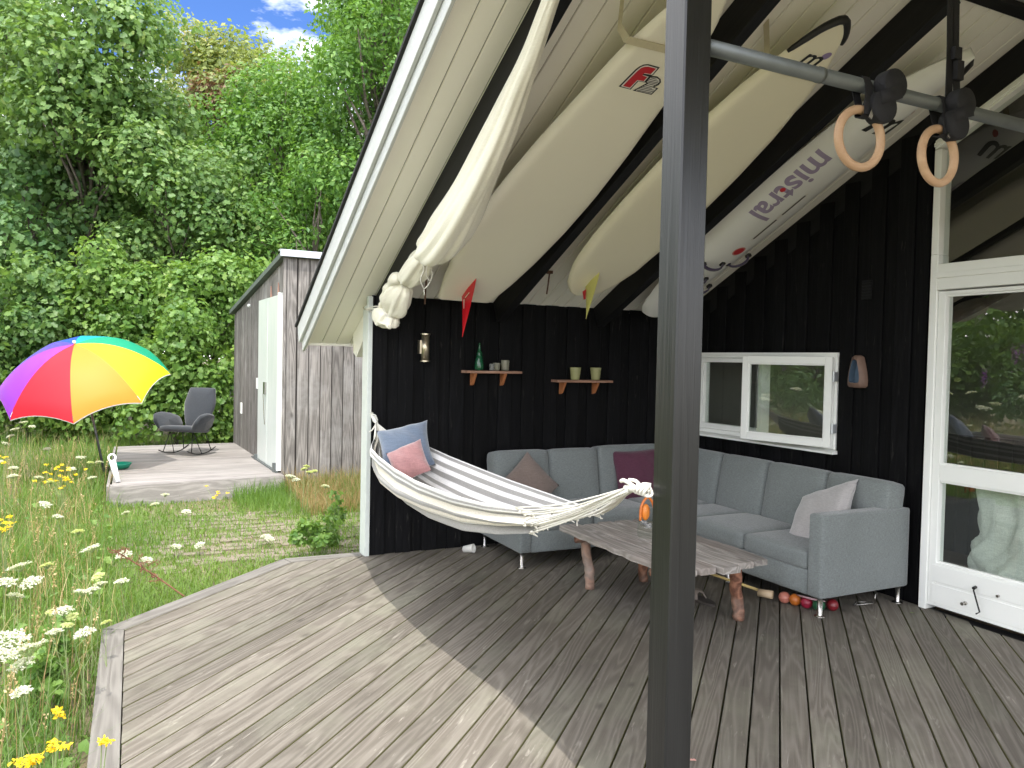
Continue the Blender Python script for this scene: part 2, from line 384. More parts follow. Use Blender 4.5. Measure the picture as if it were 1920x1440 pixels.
def clip_poly(poly, nx, ny, d):
    """keep points with nx*x+ny*y <= d"""
    outp = []
    for i in range(len(poly)):
        a = poly[i]; b = poly[(i+1) % len(poly)]; da = nx*a[0]+ny*a[1]-d; db = nx*b[0]+ny*b[1]-d
        if da <= 0: outp.append(a)
        if da*db < 0: t_ = da/(da-db); outp.append((a[0]+t_*(b[0]-a[0]), a[1]+t_*(b[1]-a[1])))
    return outp
def board_field(poly, ang, wdt, gap, z0, z1, name, mats, parent, off=0.):
    """deck boards of a convex polygon: one object each, local X along the board"""
    c, s = math.cos(ang), math.sin(ang); loc_ = [(x*c+y*s, -x*s+y*c) for x, y in poly]
    lo = min(p[1] for p in loc_); hi = max(p[1] for p in loc_); step = wdt+gap
    k = math.floor((lo-off)/step)
    while off+k*step < hi:
        y0 = off+k*step; q = clip_poly(clip_poly(loc_, 0, -1, -y0), 0, 1, y0+wdt); k += 1
        if len(q) < 3: continue
        if max(p[0] for p in q)-min(p[0] for p in q) < .05: continue
        cx = sum(p[0] for p in q)/len(q); cy = y0+wdt/2
        j = random.uniform(-.0015, .0015)
        b = MB(); qq = [(p[0]-cx, p[1]-cy) for p in q]; n = len(qq)
        ch = .0025; top = [(p[0], max(-wdt/2+ch, min(wdt/2-ch, p[1]))) for p in qq]
        vs = [(p[0], p[1], z0) for p in qq]+[(p[0], p[1], z1-ch) for p in qq]+[(p[0], p[1], z1+j) for p in top]
        b.add(vs, [tuple(range(n-1, -1, -1))], 1); b.add(vs, [tuple(range(2*n, 3*n))], 0)
        b.add(vs, [(i, (i+1) % n, n+(i+1) % n, n+i) for i in range(n)], 1); b.add(vs, [(n+i, n+(i+1) % n, 2*n+(i+1) % n, 2*n+i) for i in range(n)], 0)
        M4 = Matrix.Rotation(ang, 4, 'Z'); M4.translation = Vector((cx*c-cy*s, cx*s+cy*c, 0))-(parent.location if parent else Vector())
        link(name, b.mesh(name, mats), parent, M4)

# ------------------------------------------------------------------ setting: ground, deck, path
GZ = -.2
gb = MB(); NG = 60
def gh(x, y): return 0
bmg = [(-300, -300), (300, -300), (300, 300), (-300, 300)]
gb.add([(x, y, GZ) for x, y in bmg], [(0, 1, 2, 3)])
tag(gb.build('ground', M['ground']), kind='structure')

deck = bpy.data.objects.new('deck', None); COL.objects.link(deck); tag(deck, 'weathered grey timber terrace with diagonal boards', kind='structure')
XL, YF = -1.87, -7.6
sq = math.sqrt(.5); BW = .118
A45 = D2R(45)
inner = [(XL+BW, YF), (3.06, YF), (3.06, -.002), (-.66+.03, -.002)]
# diagonal edge from (XL,-1.10) to (-.64,.13): keep -x+y <= c
dc = 0.77
inner = [(XL+BW, YF), (3.08, YF), (3.08, -.003), (-2, -.003), (XL+BW, -.003)]
inner = clip_poly(inner, -1, 1, dc-BW*1.414)
board_field(inner, A45, .1185, .0088, -.03, 0, 'deck_board', [M['deck'], M['deck_algae']], deck, off=.035)
# border boards
b = MB()
def border(poly):
    cx = sum(p[0] for p in poly)/len(poly); cy = sum(p[1] for p in poly)/len(poly)
    return cx, cy
def border_board(poly, ang, z1=.002, depth=.034):
    cx, cy = border(poly); c, s = math.cos(-ang), math.sin(-ang)
    q = [((x-cx)*c-(y-cy)*s, (x-cx)*s+(y-cy)*c) for x, y in poly]
    bb = MB(); bb.prism(q, z1-depth, z1, bev=.003); M4 = Matrix.Rotation(ang, 4, 'Z'); M4.translation = (cx, cy, 0)
    link('border_board', bb.mesh('border_board', M['deck_edge']), deck, M4)
g = .006
yc = dc+XL    # y where the diagonal meets the left edge
XI = XL+BW; yi = yc-.049; xe = -(dc-BW*1.414)
border_board([(XL, YF), (XI-g, YF), (XI-g, yi-g), (XL, yc-g*1.5)], D2R(90))
border_board([(XL+.001, yc), (XI+.001, yi+.001), (xe-g, -g), (-dc+.13-g, .13-g)], A45)
border_board([(-dc+.133, .13), (xe, .002), (-.04, .002), (-.04, .115)], 0)
# fascia
fb = MB()
fb.box(XL+.012, XL+.036, YF, yc-.05, GZ-.02, -.034)
Md = Matrix.Rotation(A45, 3, 'Z')
p0 = Vector((XL+.02, yc-.04, 0))
fb.add([p0+Md @ Vector(v) for v in [(0, 0, GZ), (1.72, 0, GZ), (1.72, 0, -.034), (0, 0, -.034), (0, -.024, GZ), (1.72, -.024, GZ), (1.72, -.024, -.034), (0, -.024, -.034)]], [(0, 1, 2, 3), (7, 6, 5, 4), (0, 4, 5, 1), (3, 2, 6, 7)])
fb.box(-.64, -.04, .07, .09, GZ, -.034)
fb.build('fascia_board', M['deck_edge'], deck)

path = bpy.data.objects.new('garden_path', None); COL.objects.link(path); tag(path, 'old sandy brick path half overgrown with grass', kind='structure')
pm = MB().box(-.1, .1, -.05, .05, -.03, .0).mesh('paving_brick', M['paver'])
for j in range(26):
    for i in range(17):
        x = -1.9+i*.208+(.1 if j % 2 else 0); y = .45+j*.108
        if math.hypot((x+.3)/1.7, (y-1.9)/1.35) > 1+random.uniform(-.15, .1): continue
        if random.random() < .25: continue
        M4 = Matrix.Rotation(random.uniform(-.04, .04), 4, 'Z') @ Matrix.Rotation(random.uniform(-.03, .03), 4, 'X'); M4.translation = (x, y, GZ+.012+random.uniform(-.006, .008))
        link('paving_brick', pm, path, M4)

# ------------------------------------------------------------------ house
SL = D2R(25.46); TN = math.tan(SL); CS, SN = math.cos(SL), math.sin(SL)
ZT = 2.097; RY = -3.34; RZ = ZT-TN*RY
def zc(y): return ZT-TN*y if y >= RY else RZ+TN*(y-RY)
YE = .80; YB = -5.6
house = thing('summer_house', 'black timber summer house with white trim and a deep gabled porch roof', 'house', (0, 0, 0))
MF = basis((0, CS, -SN), (0, SN, CS))        # far slope: X down the slope to the wall
MN = basis((0, CS, SN), (0, -SN, CS))        # near slope
def on_slope(x, y, off=0.):
    n = Vector((0, SN, CS)) if y >= RY else Vector((0, -SN, CS)); return Vector((x, y, zc(y)))+n*off
# ceiling boards
bw = .1235
xs = [-.345+i*.1245 for i in range(28)]
for x in xs:
    xc = x+bw/2
    y0 = YE if x < .0 or x > 9 else (YE if xc < .02 else -.0)
    yy = YE
    L_ = (yy-RY)/CS; mid = on_slope(xc, (yy+RY)/2, .008)
    plank('ceiling_board', mid, (L_, bw-.0045, .016), MF, M['ceil'], house, .0045)
    L2 = (RY-YB)/CS; mid = Vector((xc, (YB+RY)/2, (zc(YB)+RZ)/2))+Vector((0, -SN, CS))*.008
    plank('ceiling_board', mid, (L2, bw-.0045, .016), MN, M['ceil'], house, .0045)
# roof slab
for (ya, yb, Mx, nm) in ((RY, YE+.03, MF, 'n'), (YB, RY, MN, 's')):
    L_ = (yb-ya)/CS; n = Vector((0, SN, CS)) if nm == 'n' else Vector((0, -SN, CS))
    mid = Vector(((-.36+7.2)/2, (ya+yb)/2, (zc(ya)+zc(yb))/2))+n*(.018+.08)
    plank('roof_slab', mid, (L_+.06, 7.2+.36, .16), Mx, M['felt'], house)
    for (nm2, x0, x1, o0, o1, mt) in (('barge_board', -.382, -.362, -.055, .17, M['barge']), ('verge_trim', -.408, -.384, .03, .188, M['barge']), ('verge_trim', -.361, -.345, -.03, .0, M['ceil']), ('verge_capping', -.428, -.30, .19, .215, M['felt'])):
        ext = .05 if nm2 != 'verge_capping' else .09
        mid = Vector(((x0+x1)/2, (ya+yb)/2, (zc(ya)+zc(yb))/2))+n*((o0+o1)/2)
        plank(nm2, mid, (L_+ext, x1-x0, o1-o0), Mx, mt, house)
# eave fascia
b = MB(); b.box(-.36, 3.4, YE+.0, YE+.022, zc(YE)-.02, zc(YE)+.16); b.build('eave_board', M['ceil'], house)
# rafters
for i, x in enumerate((.030, 1.064, 2.078, 3.098)):
    h = .19; wd = .075
    yy = 0.0
    L_ = (yy-RY)/CS-.002; mid = Vector((x+wd/2, (yy+RY)/2, (zc(yy)+RZ)/2))-Vector((0, SN, CS))*(h/2+.001)
    plank('rafter', mid, (L_, wd, h), MF, M['blackbeam'], house, .003)
    if i == 0:
        plist = [(.13, zc(.13)-.003), (.62, zc(.62)-.003), (.60, zc(.62)-.16), (.50, zc(.55)-.235), (.13, zc(.13)-.19)]
        bb = MB(); vs = [(xx, y, z) for xx in (x-.02, x+.05) for y, z in plist]
        bb.add(vs, [(4, 3, 2, 1, 0), (5, 6, 7, 8, 9)]+[(k, (k+1) % 5, 5+(k+1) % 5, 5+k) for k in range(5)]); bb.build('rafter_tail', M['ceil'], house)
rb = MB(); rb.box(-.34, 3.6, RY-.045, RY+.045, RZ-.06, RZ-.028); rb.build('ridge_beam', M['blackbeam'], house)

# wall A (far wall) and wall B (right wall): core plus board-on-board cladding
wc = MB()
wc.box(0.01, 3.3, .022, .12, GZ, 2.06)
wc.build('wall_core', M['black'], house)
MV_A = basis((0, 0, 1), (0, -1, 0)); MV_B = basis((0, 0, 1), (-1, 0, 0))
x = .0
k = 0
while x < 3.1:
    wdt = .128; hgt = zc(0)-.0
    plank('wall_board', (x+wdt/2, -.006, hgt/2), (hgt, wdt, .022), MV_A, M['black'], house, .003)      # proud board
    plank('wall_board', (x+.171, .012, hgt/2), (hgt, .112, .018), MV_A, M['black'], house, .002)       # recessed board
    x += .2255
WX = 3.105
WY0, WY1, WZ0, WZ1 = -1.90, -.27, .975, 1.70
DY = -2.66
cb = MB(); cx0 = WX+.022
def quad_wall(b, y0, y1, z0, f1, x0=cx0, x1=cx0+.1):
    vs = [(x0, y0, z0), (x0, y1, z0), (x0, y1, f1(y1)), (x0, y0, f1(y0)), (x1, y0, z0), (x1, y1, z0), (x1, y1, f1(y1)), (x1, y0, f1(y0))]
    b.add(vs, [(0, 3, 2, 1), (4, 5, 6, 7), (0, 1, 5, 4), (3, 7, 6, 2), (0, 4, 7, 3), (1, 2, 6, 5)])
ft = lambda y: zc(y)-.02
quad_wall(cb, WY1, .02, GZ, ft); quad_wall(cb, DY, WY0, GZ, ft)
quad_wall(cb, WY0, WY1, GZ, lambda y: WZ0); quad_wall(cb, WY0, WY1, WZ1, ft)
cb.build('wall_core', M['black'], house)
def vboard(y, wdt, thick, xface):
    lo = y-wdt/2; hi = y+wdt/2
    def seg(z0, z1):
        if z1-z0 < .03: return
        plank('wall_board', (xface+thick/2, y, (z0+z1)/2), (z1-z0, wdt, thick), MV_B, M['black'], house, .003)
    top = zc(hi)-.03
    if hi > WY0+.01 and lo < WY1-.01: seg(.0, WZ0-.035); seg(WZ1+.0, top)
    else: seg(0., top)
y = -.045
while y > -2.66:
    yy = y-.064
    if yy-.064 > -2.70: vboard(yy, .128 if yy > -2.55 else .10, .022, WX-.022)
    if y-.171-.056 > -2.66: vboard(y-.171, .112, .018, WX+.001)
    y -= .233
# white corner post at the left end of the far wall
cp = MB(); cp.box(-.037, .0, -.034, .022, -.0, zc(0)-.01); cp.box(-.034, .0095, .024, .135, GZ, zc(.13)-.02); bevel_mod(cp.build('corner_board', M['corner'], house), .003)

# small window
win = MB(); wx = WX-.028
def frame(b, x0, x1, y0, y1, z0, z1, t):   # rectangular ring in the YZ plane
    b.box(x0, x1, y0, y0+t, z0, z1); b.box(x0, x1, y1-t, y1, z0, z1); b.box(x0, x1, y0+t+.0005, y1-t-.0005, z0, z0+t); b.box(x0, x1, y0+t+.0005, y1-t-.0005, z1-t, z1)
frame(win, wx, WX+.07, WY0, WY1, WZ0+.0, WZ1, .036)
win.box(wx, WX+.07, -1.115, -1.075, WZ0+.037, WZ1-.037)
win.box(wx+.012, WX+.06, -1.074, WY1-.037, WZ1-.075, WZ1-.037); win.box(wx+.012, WX+.06, -1.074, WY1-.037, WZ0+.037, WZ0+.085); win.box(wx+.012, WX+.06, WY1-.085, WY1-.0375, WZ0+.086, WZ1-.076)
wo = bevel_mod(win.build('window', M['white'], house), .003); tag(wo, 'white wood window with a fixed pane and an opened casement')
pb = MB(); pb.box(WX+.015, WX+.021, -1.073, WY1-.086, WZ0+.0855, WZ1-.0755); pb.build('pane', M['glass'], wo)
sl = MB(); sl.add([(WX-.075, WY0-.02, WZ0-.034), (WX+.0, WY0-.02, WZ0-.034), (WX+.0, WY0-.02, WZ0-.002), (WX-.075, WY0-.02, WZ0-.02), (WX-.075, WY1+.02, WZ0-.034), (WX+.0, WY1+.02, WZ0-.034), (WX+.0, WY1+.02, WZ0-.002), (WX-.075, WY1+.02, WZ0-.02)],
       [(3, 2, 1, 0), (4, 5, 6, 7), (0, 1, 5, 4), (2, 3, 7, 6), (0, 4, 7, 3)]); sl.build('window_sill', M['white'], wo)
tr = MB(); tr.box(WX-.055, WX-.0285, WY0-.015, WY1+.01, WZ1-.014, WZ1+.012); tr.box(WX-.045, WX-.0285, WY0-.01, WY1, WZ1-.03, WZ1-.0145); tr.build('drip_moulding', M['white'], wo)
# opened casement, hinged on its right side
sash = bpy.data.objects.new('casement', None); COL.objects.link(sash); sash.parent = wo; sash.location = (WX-.032, WY0+.02, 0); sash.rotation_euler = (0, 0, D2R(7.5))
def loc_build(b, name, mat, par): return link(name, b.mesh(name, mat), par)
wo_children = []
s1 = MB(); SW = .80
frame(s1, -.04, .0, .0, SW, WZ0+.012, WZ1-.02, .058); frame(s1, -.03, -.004, .0585, SW-.0585, WZ0+.0705, WZ1-.0785, .010)
COL.objects.unlink(sash); bpy.data.objects.remove(sash)
Ms = Matrix.Rotation(D2R(12), 4, 'Z'); Ms.translation = (WX-.032, WY0+.02, 0)
so_ = link('casement', s1.mesh('casement', M['white']), wo, Ms); bevel_mod(so_, .003)
s2 = MB(); s2.box(-.024, -.018, .068, SW-.068, WZ0+.08, WZ1-.088); pn = s2.mesh('casement_pane', M['glass']); link('casement_pane', pn, wo, Ms)
hg = MB()
for z in (WZ0+.16, WZ1-.17): hg.tube([(WX-.068, WY0-.004, z-.04), (WX-.068, WY0-.004, z+.04)], .008, 8); hg.box(WX-.068, WX-.03, WY0-.012, WY0-.002, z-.035, z+.035); hg.build('hinge', M['metalwhite'], wo); hg = MB()

# glazed doors and the glass gable over them
def leaf(y0, y1, first):
    fx = WX-.045
    d = MB()
    d.box(fx, WX+.03, y1-.052, y1, .035, 2.115)     # left stile (towards the far wall)
    d.box(fx, WX+.03, y0, y0+.052, .035, 2.115)
    for z0, z1 in ((.035, .325), (.868, .976), (2.09, 2.115)):
        d.box(fx+.0, WX+.03, y0+.0525, y1-.0525, z0, z1)
    o = bevel_mod(d.build('glass_door', M['white'], house), .004); tag(o, 'white framed glass door leaf beside the sofa' if first else 'white framed glass door leaf further along the wall')
    for za, zb in ((.325, .337), (.856, .8675), (.9765, .988), (2.078, 2.0895)): bd = MB(); bd.box(fx+.012, fx+.03, y0+.053, y1-.053, za, zb); bd.build('glazing_bead', M['white'], o)
    for za, zb in ((.06, .185), (.2, .31)):
        pl = MB(); pl.box(fx-.006, fx-.0005, y0+.03, y1-.03, za, zb); bevel_mod(pl.build('door_panel', M['white'], o), .003)
    for za, zb in ((.337, .856), (.988, 2.078)):
        p_ = MB(); p_.box(fx+.038, fx+.044, y0+.0522, y1-.0522, za, zb); p_.build('pane', M['glass'], o)
    return o
y1 = DY-.055
d1 = leaf(y1-.98, y1, True); d2 = leaf(y1-1.99, y1-1.0, False)
fr = MB(); fx = WX-.06
fr.box(fx, WX+.05, DY-.052, DY, .0, 2.36); fr.box(fx, WX+.05, y1-2.05, y1-1.995, .0, 2.36)
fr.box(fx, WX+.05, y1-1.994, DY-.0525, 2.125, 2.295); fr.box(fx-.012, WX+.05, y1-1.994, DY-.0525, 2.2, 2.235)
def angled(b, y0, y1_, off, t, x0, x1):
    zt = lambda y: (zc(y)-off)
    vs = [(x_, y, z) for x_ in (x0, x1) for y, z in ((y0, zt(y0)-t), (y1_, zt(y1_)-t), (y1_, zt(y1_)), (y0, zt(y0)))]
    b.add(vs, [(3, 2, 1, 0), (4, 5, 6, 7), (0, 1, 5, 4), (1, 2, 6, 5), (2, 3, 7, 6), (3, 0, 4, 7)])
angled(fr, RY, DY-.0, .25, .06, fx, WX+.05); angled(fr, RY, DY-.0, .27, .025, fx-.012, fx-.0005); angled(fr, y1-2.05, RY-.001, .25, .06, fx, WX+.05)
fr.box(fx, WX+.05, DY-.05, DY, 2.361, zc(DY)-.312)
fr.box(fx, WX+.05, RY-.035, RY+.035, 2.2965, RZ-.315)
o = bevel_mod(fr.build('door_frame', M['white'], house), .004)
gp = MB()
vs = [(WX-.01, DY-.053, 2.297), (WX-.01, RY+.036, 2.297), (WX-.01, RY+.036, zc(RY+.036)-.312), (WX-.01, DY-.053, zc(DY-.053)-.312)]
gp.add(vs+[(v[0]+.006, v[1], v[2]) for v in vs], [(0, 1, 2, 3), (7, 6, 5, 4), (0, 4, 5, 1), (1, 5, 6, 2), (2, 6, 7, 3), (3, 7, 4, 0)])
vs = [(WX-.01, RY-.036, 2.297), (WX-.01, y1-1.994, 2.297), (WX-.01, y1-1.994, zc(y1-1.994)-.312), (WX-.01, RY-.036, zc(RY-.036)-.312)]
gp.add(vs+[(v[0]+.006, v[1], v[2]) for v in vs], [(0, 1, 2, 3), (7, 6, 5, 4), (0, 4, 5, 1), (1, 5, 6, 2), (2, 6, 7, 3), (3, 7, 4, 0)])
gp.build('gable_pane', M['glass'], house)
th = MB(); th.box(WX-.075, WX+.02, -7, DY-.0, -.035, -.001); th.build('door_threshold', M['blackbeam'], house)
eb = MB(); quad_wall(eb, YB, y1-2.051, GZ, ft, WX-.02, WX+.1); eb.build('wall_core', M['black'], house)
hk = MB(); hk.tube([(fx-.02, -3.055, .235), (fx-.035, -3.06, .225), (fx-.03, -3.10, .10), (fx-.045, -3.085, .085)], .005, 6); hk.tube([(fx+.0, -3.05, .24), (fx-.03, -3.055, .237)], .010, 8); hk.build('door_hook', M['darkmetal'], d1)
kb = MB(); kb.lathe([(.012, 0), (.012, .01), (.006, .012), (.006, .03), (.011, .032), (.011, .04)], (fx+.008, -2.985, .118), 12, 0, Matrix.Rotation(D2R(-90), 3, 'Y')); kb.build('door_stud', M['chrome'], d1); kb = MB(); kb.lathe([(.009, 0), (.009, .016)], (fx+.008, -3.19, .222), 10, 0, Matrix.Rotation(D2R(-90), 3, 'Y')); kb.build('door_stud', M['chrome'], d1)
# vent in the wall
vt = MB(); vt.box(WX-.03, WX-.022, -2.185, -2.095, 2.10, 2.24)
for k in range(6): vt.box(WX-.038, WX-.03, -2.18, -2.10, 2.108+k*.022, 2.12+k*.022)
vt.build('wall_vent', M['blackbeam'], house)
# interior seen through the glass
it = MB(); it.box(3.25, 7.1, -6.9, .1, -.06, -.03); it.build('interior_floor', plain('oak_floor', (.20, .14, .09), .5), house)
iw = MB(); iw.box(7.1, 7.2, -6.95, .15, -.2, 4.0); iw.box(3.25, 7.1, .1, .16, -.2, 3.); iw.box(3.25, 7.1, -7.0, -6.94, -.2, 3.)
iw.build('interior_wall', plain('interior_wall_paint', (.30, .29, .26), .7), house)
MV_I = basis((0, 0, 1), (-1, 0, 0))
pmat = plain('grey_wainscot', (.07, .068, .062), .6); gmat = plain('pale_groove', (.5, .5, .47), .6)
for k in range(22):
    plank('wainscot_board', (4.9, -1.6-k*.12, .5), (1.05, .112, .02), MV_I, pmat, house, .003)
wl = MB(); wl.box(4.912, 4.93, -4.2, -1.55, 0, 1.02); wl.build('wainscot_back', gmat, house)
gf = MB(); frame(gf, 3.32, 3.36, -3.25, -2.90, .1, .78, .04); gf.build('interior_grey_frame', plain('grey_green_frame', (.22, .26, .25), .5), house)
# post
px0, px1, py0, py1 = -.236, -.134, -4.2, -4.098
ph_ = zc(-4.15)-.02
po = plank('post', ((px0+px1)/2, (py0+py1)/2, ph_/2), (ph_, .102, .102), MV_A, M['postblack'], house, .005); tag(po, 'square dark painted porch post in front of the table')
pl = MB(); pl.box(px0+.006, px1-.006, py0-.0035, py0-.0005, .33, .42)
for q in range(9): pl.lathe([(.0035, 0), (.0035, .003)], (px0+.018+(q % 3)*.03, py0-.004, .345+(q//3)*.025), 8, 0, Matrix.Rotation(D2R(90), 3, 'X'))
Mi_ = po.matrix_local.inverted(); pl.v = [tuple(Mi_ @ Vector(v)) for v in pl.v]
link('nail_plate', pl.mesh('nail_plate', M['postblack']), po)

# ------------------------------------------------------------------ surfboards under the ceiling
def cr(P, n):
    P = [Vector(p) for p in P]; o_ = []
    for i in range(len(P)-1):
        a, b_, c, d_ = P[max(i-1, 0)], P[i], P[i+1], P[min(i+2, len(P)-1)]
        for k in range(n):
            t = k/n; o_.append(.5*((2*b_)+(c-a)*t+(2*a-5*b_+4*c-d_)*t*t+(3*b_-a-3*c+d_)*t**3))
    o_.append(P[-1]); return o_
def surf(name, label, x0, y0, dz, Wc, thick, rocker, flip=False, crownv=.0, mat=None, tail_sq=.6, yaw=0.):
    """lofted hull; local X tail->nose up the slope, Y = world +x, Z = roof normal"""
    S = [p[0] for p in Wc]
    root = thing(name, label, 'surfboard', (x0, y0, ZT-dz-TN*y0))
    Mr = (basis((0, -CS, SN), (0, SN, CS)) @ Matrix.Rotation(yaw, 3, 'Z')).to_4x4(); Mr.translation = root.location; root.matrix_world = Mr
    n = 26; ns = 46; L_ = S[-1]
    def wf(s): return float(np.interp(s, S, [p[1] for p in Wc]))
    def tf(s): return thick*min(1., .35+1.5*min(s, L_-s)/L_*2.2)
    def zb(s, y):
        w_ = max(wf(s), 1e-3); q = min(1., abs(y)/w_)
        return rocker(s)+crownv*q*q+tf(s)*.5*q**(16 if not crownv else 3.2)
    def zt(s, y):
        w_ = max(wf(s), 1e-3); q = min(1., abs(y)/w_); return rocker(s)+crownv+tf(s)-tf(s)*.5*q**4-(0 if not crownv else crownv*(1-q**3.2)*0)
    b = MB(); rings = []
    ss = [L_*(i/ns) for i in range(ns+1)]; ss = [.5*L_*(1-math.cos(math.pi*i/ns)) for i in range(ns+1)]
    for s in ss:
        w_ = max(wf(s), .002); ys = [w_*math.sin(math.pi/2*(-1+2*j/n)) for j in range(n+1)]
        rings.append([(s, y, zb(s, y)) for y in ys]+[(s, y, zt(s, y)) for y in ys[-2:0:-1]])
    k = len(rings[0]); vs = [v for r in rings for v in r]
    fs = [(i*k+q, (i+1)*k+q, (i+1)*k+(q+1) % k, i*k+(q+1) % k) for i in range(ns) for q in range(k)]
    fs.append(tuple(range(k))); fs.append(tuple(ns*k+q for q in range(k-1, -1, -1)))
    b.add(vs, fs); hull = link('hull', b.mesh('hull', mat, True), root)
    return root, hull, zb, wf
def decal(name, polys, mat, zb, parent, lift):
    b = MB()
    for pl in polys: b.add([(x, y, zb(x, y)-lift) for x, y in pl], [tuple(range(len(pl)))])
    return link(name, b.mesh(name, mat), parent)
def text_decal(name, txt, mat, zb, parent, lift, org, ang, size, shear=0., thick=0., mirror=True, sx=1.):
    cu = bpy.data.curves.new(name, 'FONT'); cu.body = txt; cu.size = 1; cu.shear = shear; cu.offset = thick
    to = bpy.data.objects.new('t', cu); COL.objects.link(to); bpy.context.view_layer.update()
    me = bpy.data.meshes.new_from_object(to); bpy.data.objects.remove(to)
    c, s = math.cos(ang), math.sin(ang)
    for v in me.vertices:
        x, y = v.co.x*size*sx, v.co.y*size
        if mirror: y = -y          # seen from below
        X, Y = org[0]+x*c-y*s, org[1]+x*s+y*c; v.co = (X, Y, zb(X, Y)-lift)
    import bmesh
    bm_ = bmesh.new(); bm_.from_mesh(me); bmesh.ops.triangulate(bm_, faces=bm_.faces); bmesh.ops.subdivide_edges(bm_, edges=bm_.edges, cuts=3, use_grid_fill=True)
    for v in bm_.verts: v.co.z = zb(v.co.x, v.co.y)-lift
    bm_.to_mesh(me); bm_.free()
    me.materials.clear(); me.materials.append(mat); me.name = name
    return link(name, me, parent)
def ell(cx, cy, a, b_, n=24, r=0): return [(cx+a*math.cos(t)*math.cos(r)-b_*math.sin(t)*math.sin(r), cy+a*math.cos(t)*math.sin(r)+b_*math.sin(t)*math.cos(r)) for t in [2*math.pi*i/n for i in range(n)]]
mb1 = plain('cream_board_laminate', (.86, .82, .68), .45, var=.03, scale=2)
mb2 = plain('yellowed_board_laminate', (.85, .80, .62), .4, var=.03, scale=2)
mb3 = plain('pale_grey_board_deck', (.80, .80, .77), .42, var=.04, scale=2, bmp=.08, bscale=300)
RED = plain('red_print', (.52, .02, .03), .4, var=.05); BLK = plain('black_print', (.012, .012, .012), .45, var=.1); WHT = plain('white_print', (.75, .73, .68), .5, var=.03)
PUR = plain('lilac_print', (.28, .21, .40), .45, var=.1); SIL = plain('silver_print', (.34, .28, .40), .35, .1, var=.12, scale=30)
r1, h1, z1f, w1f = surf('surfboard', 'large cream surfboard with a red lettered logo and a red fin, nearest the porch edge', .625, -.44, .25,
    [(0, .225), (.02, .235), (.3, .295), (.6, .335), (1.0, .355), (1.4, .35), (1.84, .315), (2.24, .265), (2.6, .22), (2.85, .165), (3.02, .09), (3.1, .01)], .095, lambda s: .02*max(0, (s-2.4)/.9)**2, mat=mb1, yaw=D2R(2.3))
_c, _s = math.cos(D2R(2.3)), math.sin(D2R(2.3))
RT = lambda L_: [(x*_c+(y+.035)*_s, -x*_s+(y+.035)*_c) for x, y in L_]
FB = [(2.3671, -0.0615), (2.4471, -0.0471), (2.4976, -0.0374), (2.5212, -0.0272), (2.538, -0.0126), (2.5468, 0.0118), (2.5435, 0.0872), (2.4847, 0.082), (2.4737, 0.0704), (2.4295, 0.0687), (2.4275, 0.027), (2.3629, 0.0185)]
FW = [(2.3725, -0.0507), (2.4468, -0.0375), (2.4945, -0.0285), (2.5193, -0.019), (2.5334, -0.0049), (2.5396, 0.0143), (2.536, 0.0781), (2.4872, 0.0756), (2.4835, 0.0234), (2.4739, 0.0226), (2.4722, 0.0642), (2.4332, 0.0615), (2.4312, 0.0198), (2.3679, 0.0105)]
FR = [(2.3777, -0.0409), (2.4432, -0.0305), (2.491, -0.0215), (2.5158, -0.012), (2.5272, 0.0015), (2.5334, 0.0208), (2.5317, 0.0716), (2.4909, 0.0635), (2.4885, 0.0272), (2.4777, 0.0213), (2.471, 0.0269), (2.4678, 0.0576), (2.4369, 0.0542), (2.4354, 0.0147), (2.3764, 0.005)]
TB = [(2.3598, 0.0349), (2.4268, 0.0802), (2.4302, 0.0659), (2.4783, 0.0672), (2.4839, 0.1114), (2.4722, 0.1413), (2.4515, 0.158), (2.4317, 0.157), (2.4112, 0.1417), (2.4108, 0.1689), (2.3572, 0.1598)]
TW = [(2.3658, 0.0479), (2.427, 0.0921), (2.4368, 0.0759), (2.4701, 0.0776), (2.4747, 0.1129), (2.4678, 0.1346), (2.4516, 0.147), (2.4357, 0.1445), (2.4088, 0.1262), (2.4053, 0.1579), (2.3639, 0.1516)]
ST = [[(2.4677, 0.0792), (2.4666, 0.1185)], [(2.4563, 0.0772), (2.4562, 0.1377)], [(2.4451, 0.0763), (2.4455, 0.145)], [(2.4366, 0.0808), (2.4357, 0.1445)], [(2.4264, 0.09), (2.4254, 0.1369)], [(2.4145, 0.0811), (2.4122, 0.1287)], [(2.4026, 0.0721), (2.4016, 0.1311)], [(2.3923, 0.0644), (2.3925, 0.1519)], [(2.3813, 0.0595), (2.3817, 0.1543)], [(2.3707, 0.0567), (2.3706, 0.1496)]]
FB, FW, FR, TB, TW = map(RT, (FB, FW, FR, TB, TW)); ST = [RT(q) for q in ST]
lb = decal('logo', [TB, FB], BLK, z1f, r1, .0015); tag(lb, 'red F over a black striped 2 logo')
decal('logo_white', [TW, FW], WHT, z1f, lb, .0022); decal('logo_red', [FR], RED, z1f, lb, .003)
decal('logo_stripe', [[(a[0]-.0022, a[1]), (a[0]+.0022, a[1]), (b_[0]+.0022, b_[1]), (b_[0]-.0022, b_[1])] for a, b_ in ST], BLK, z1f, lb, .003)
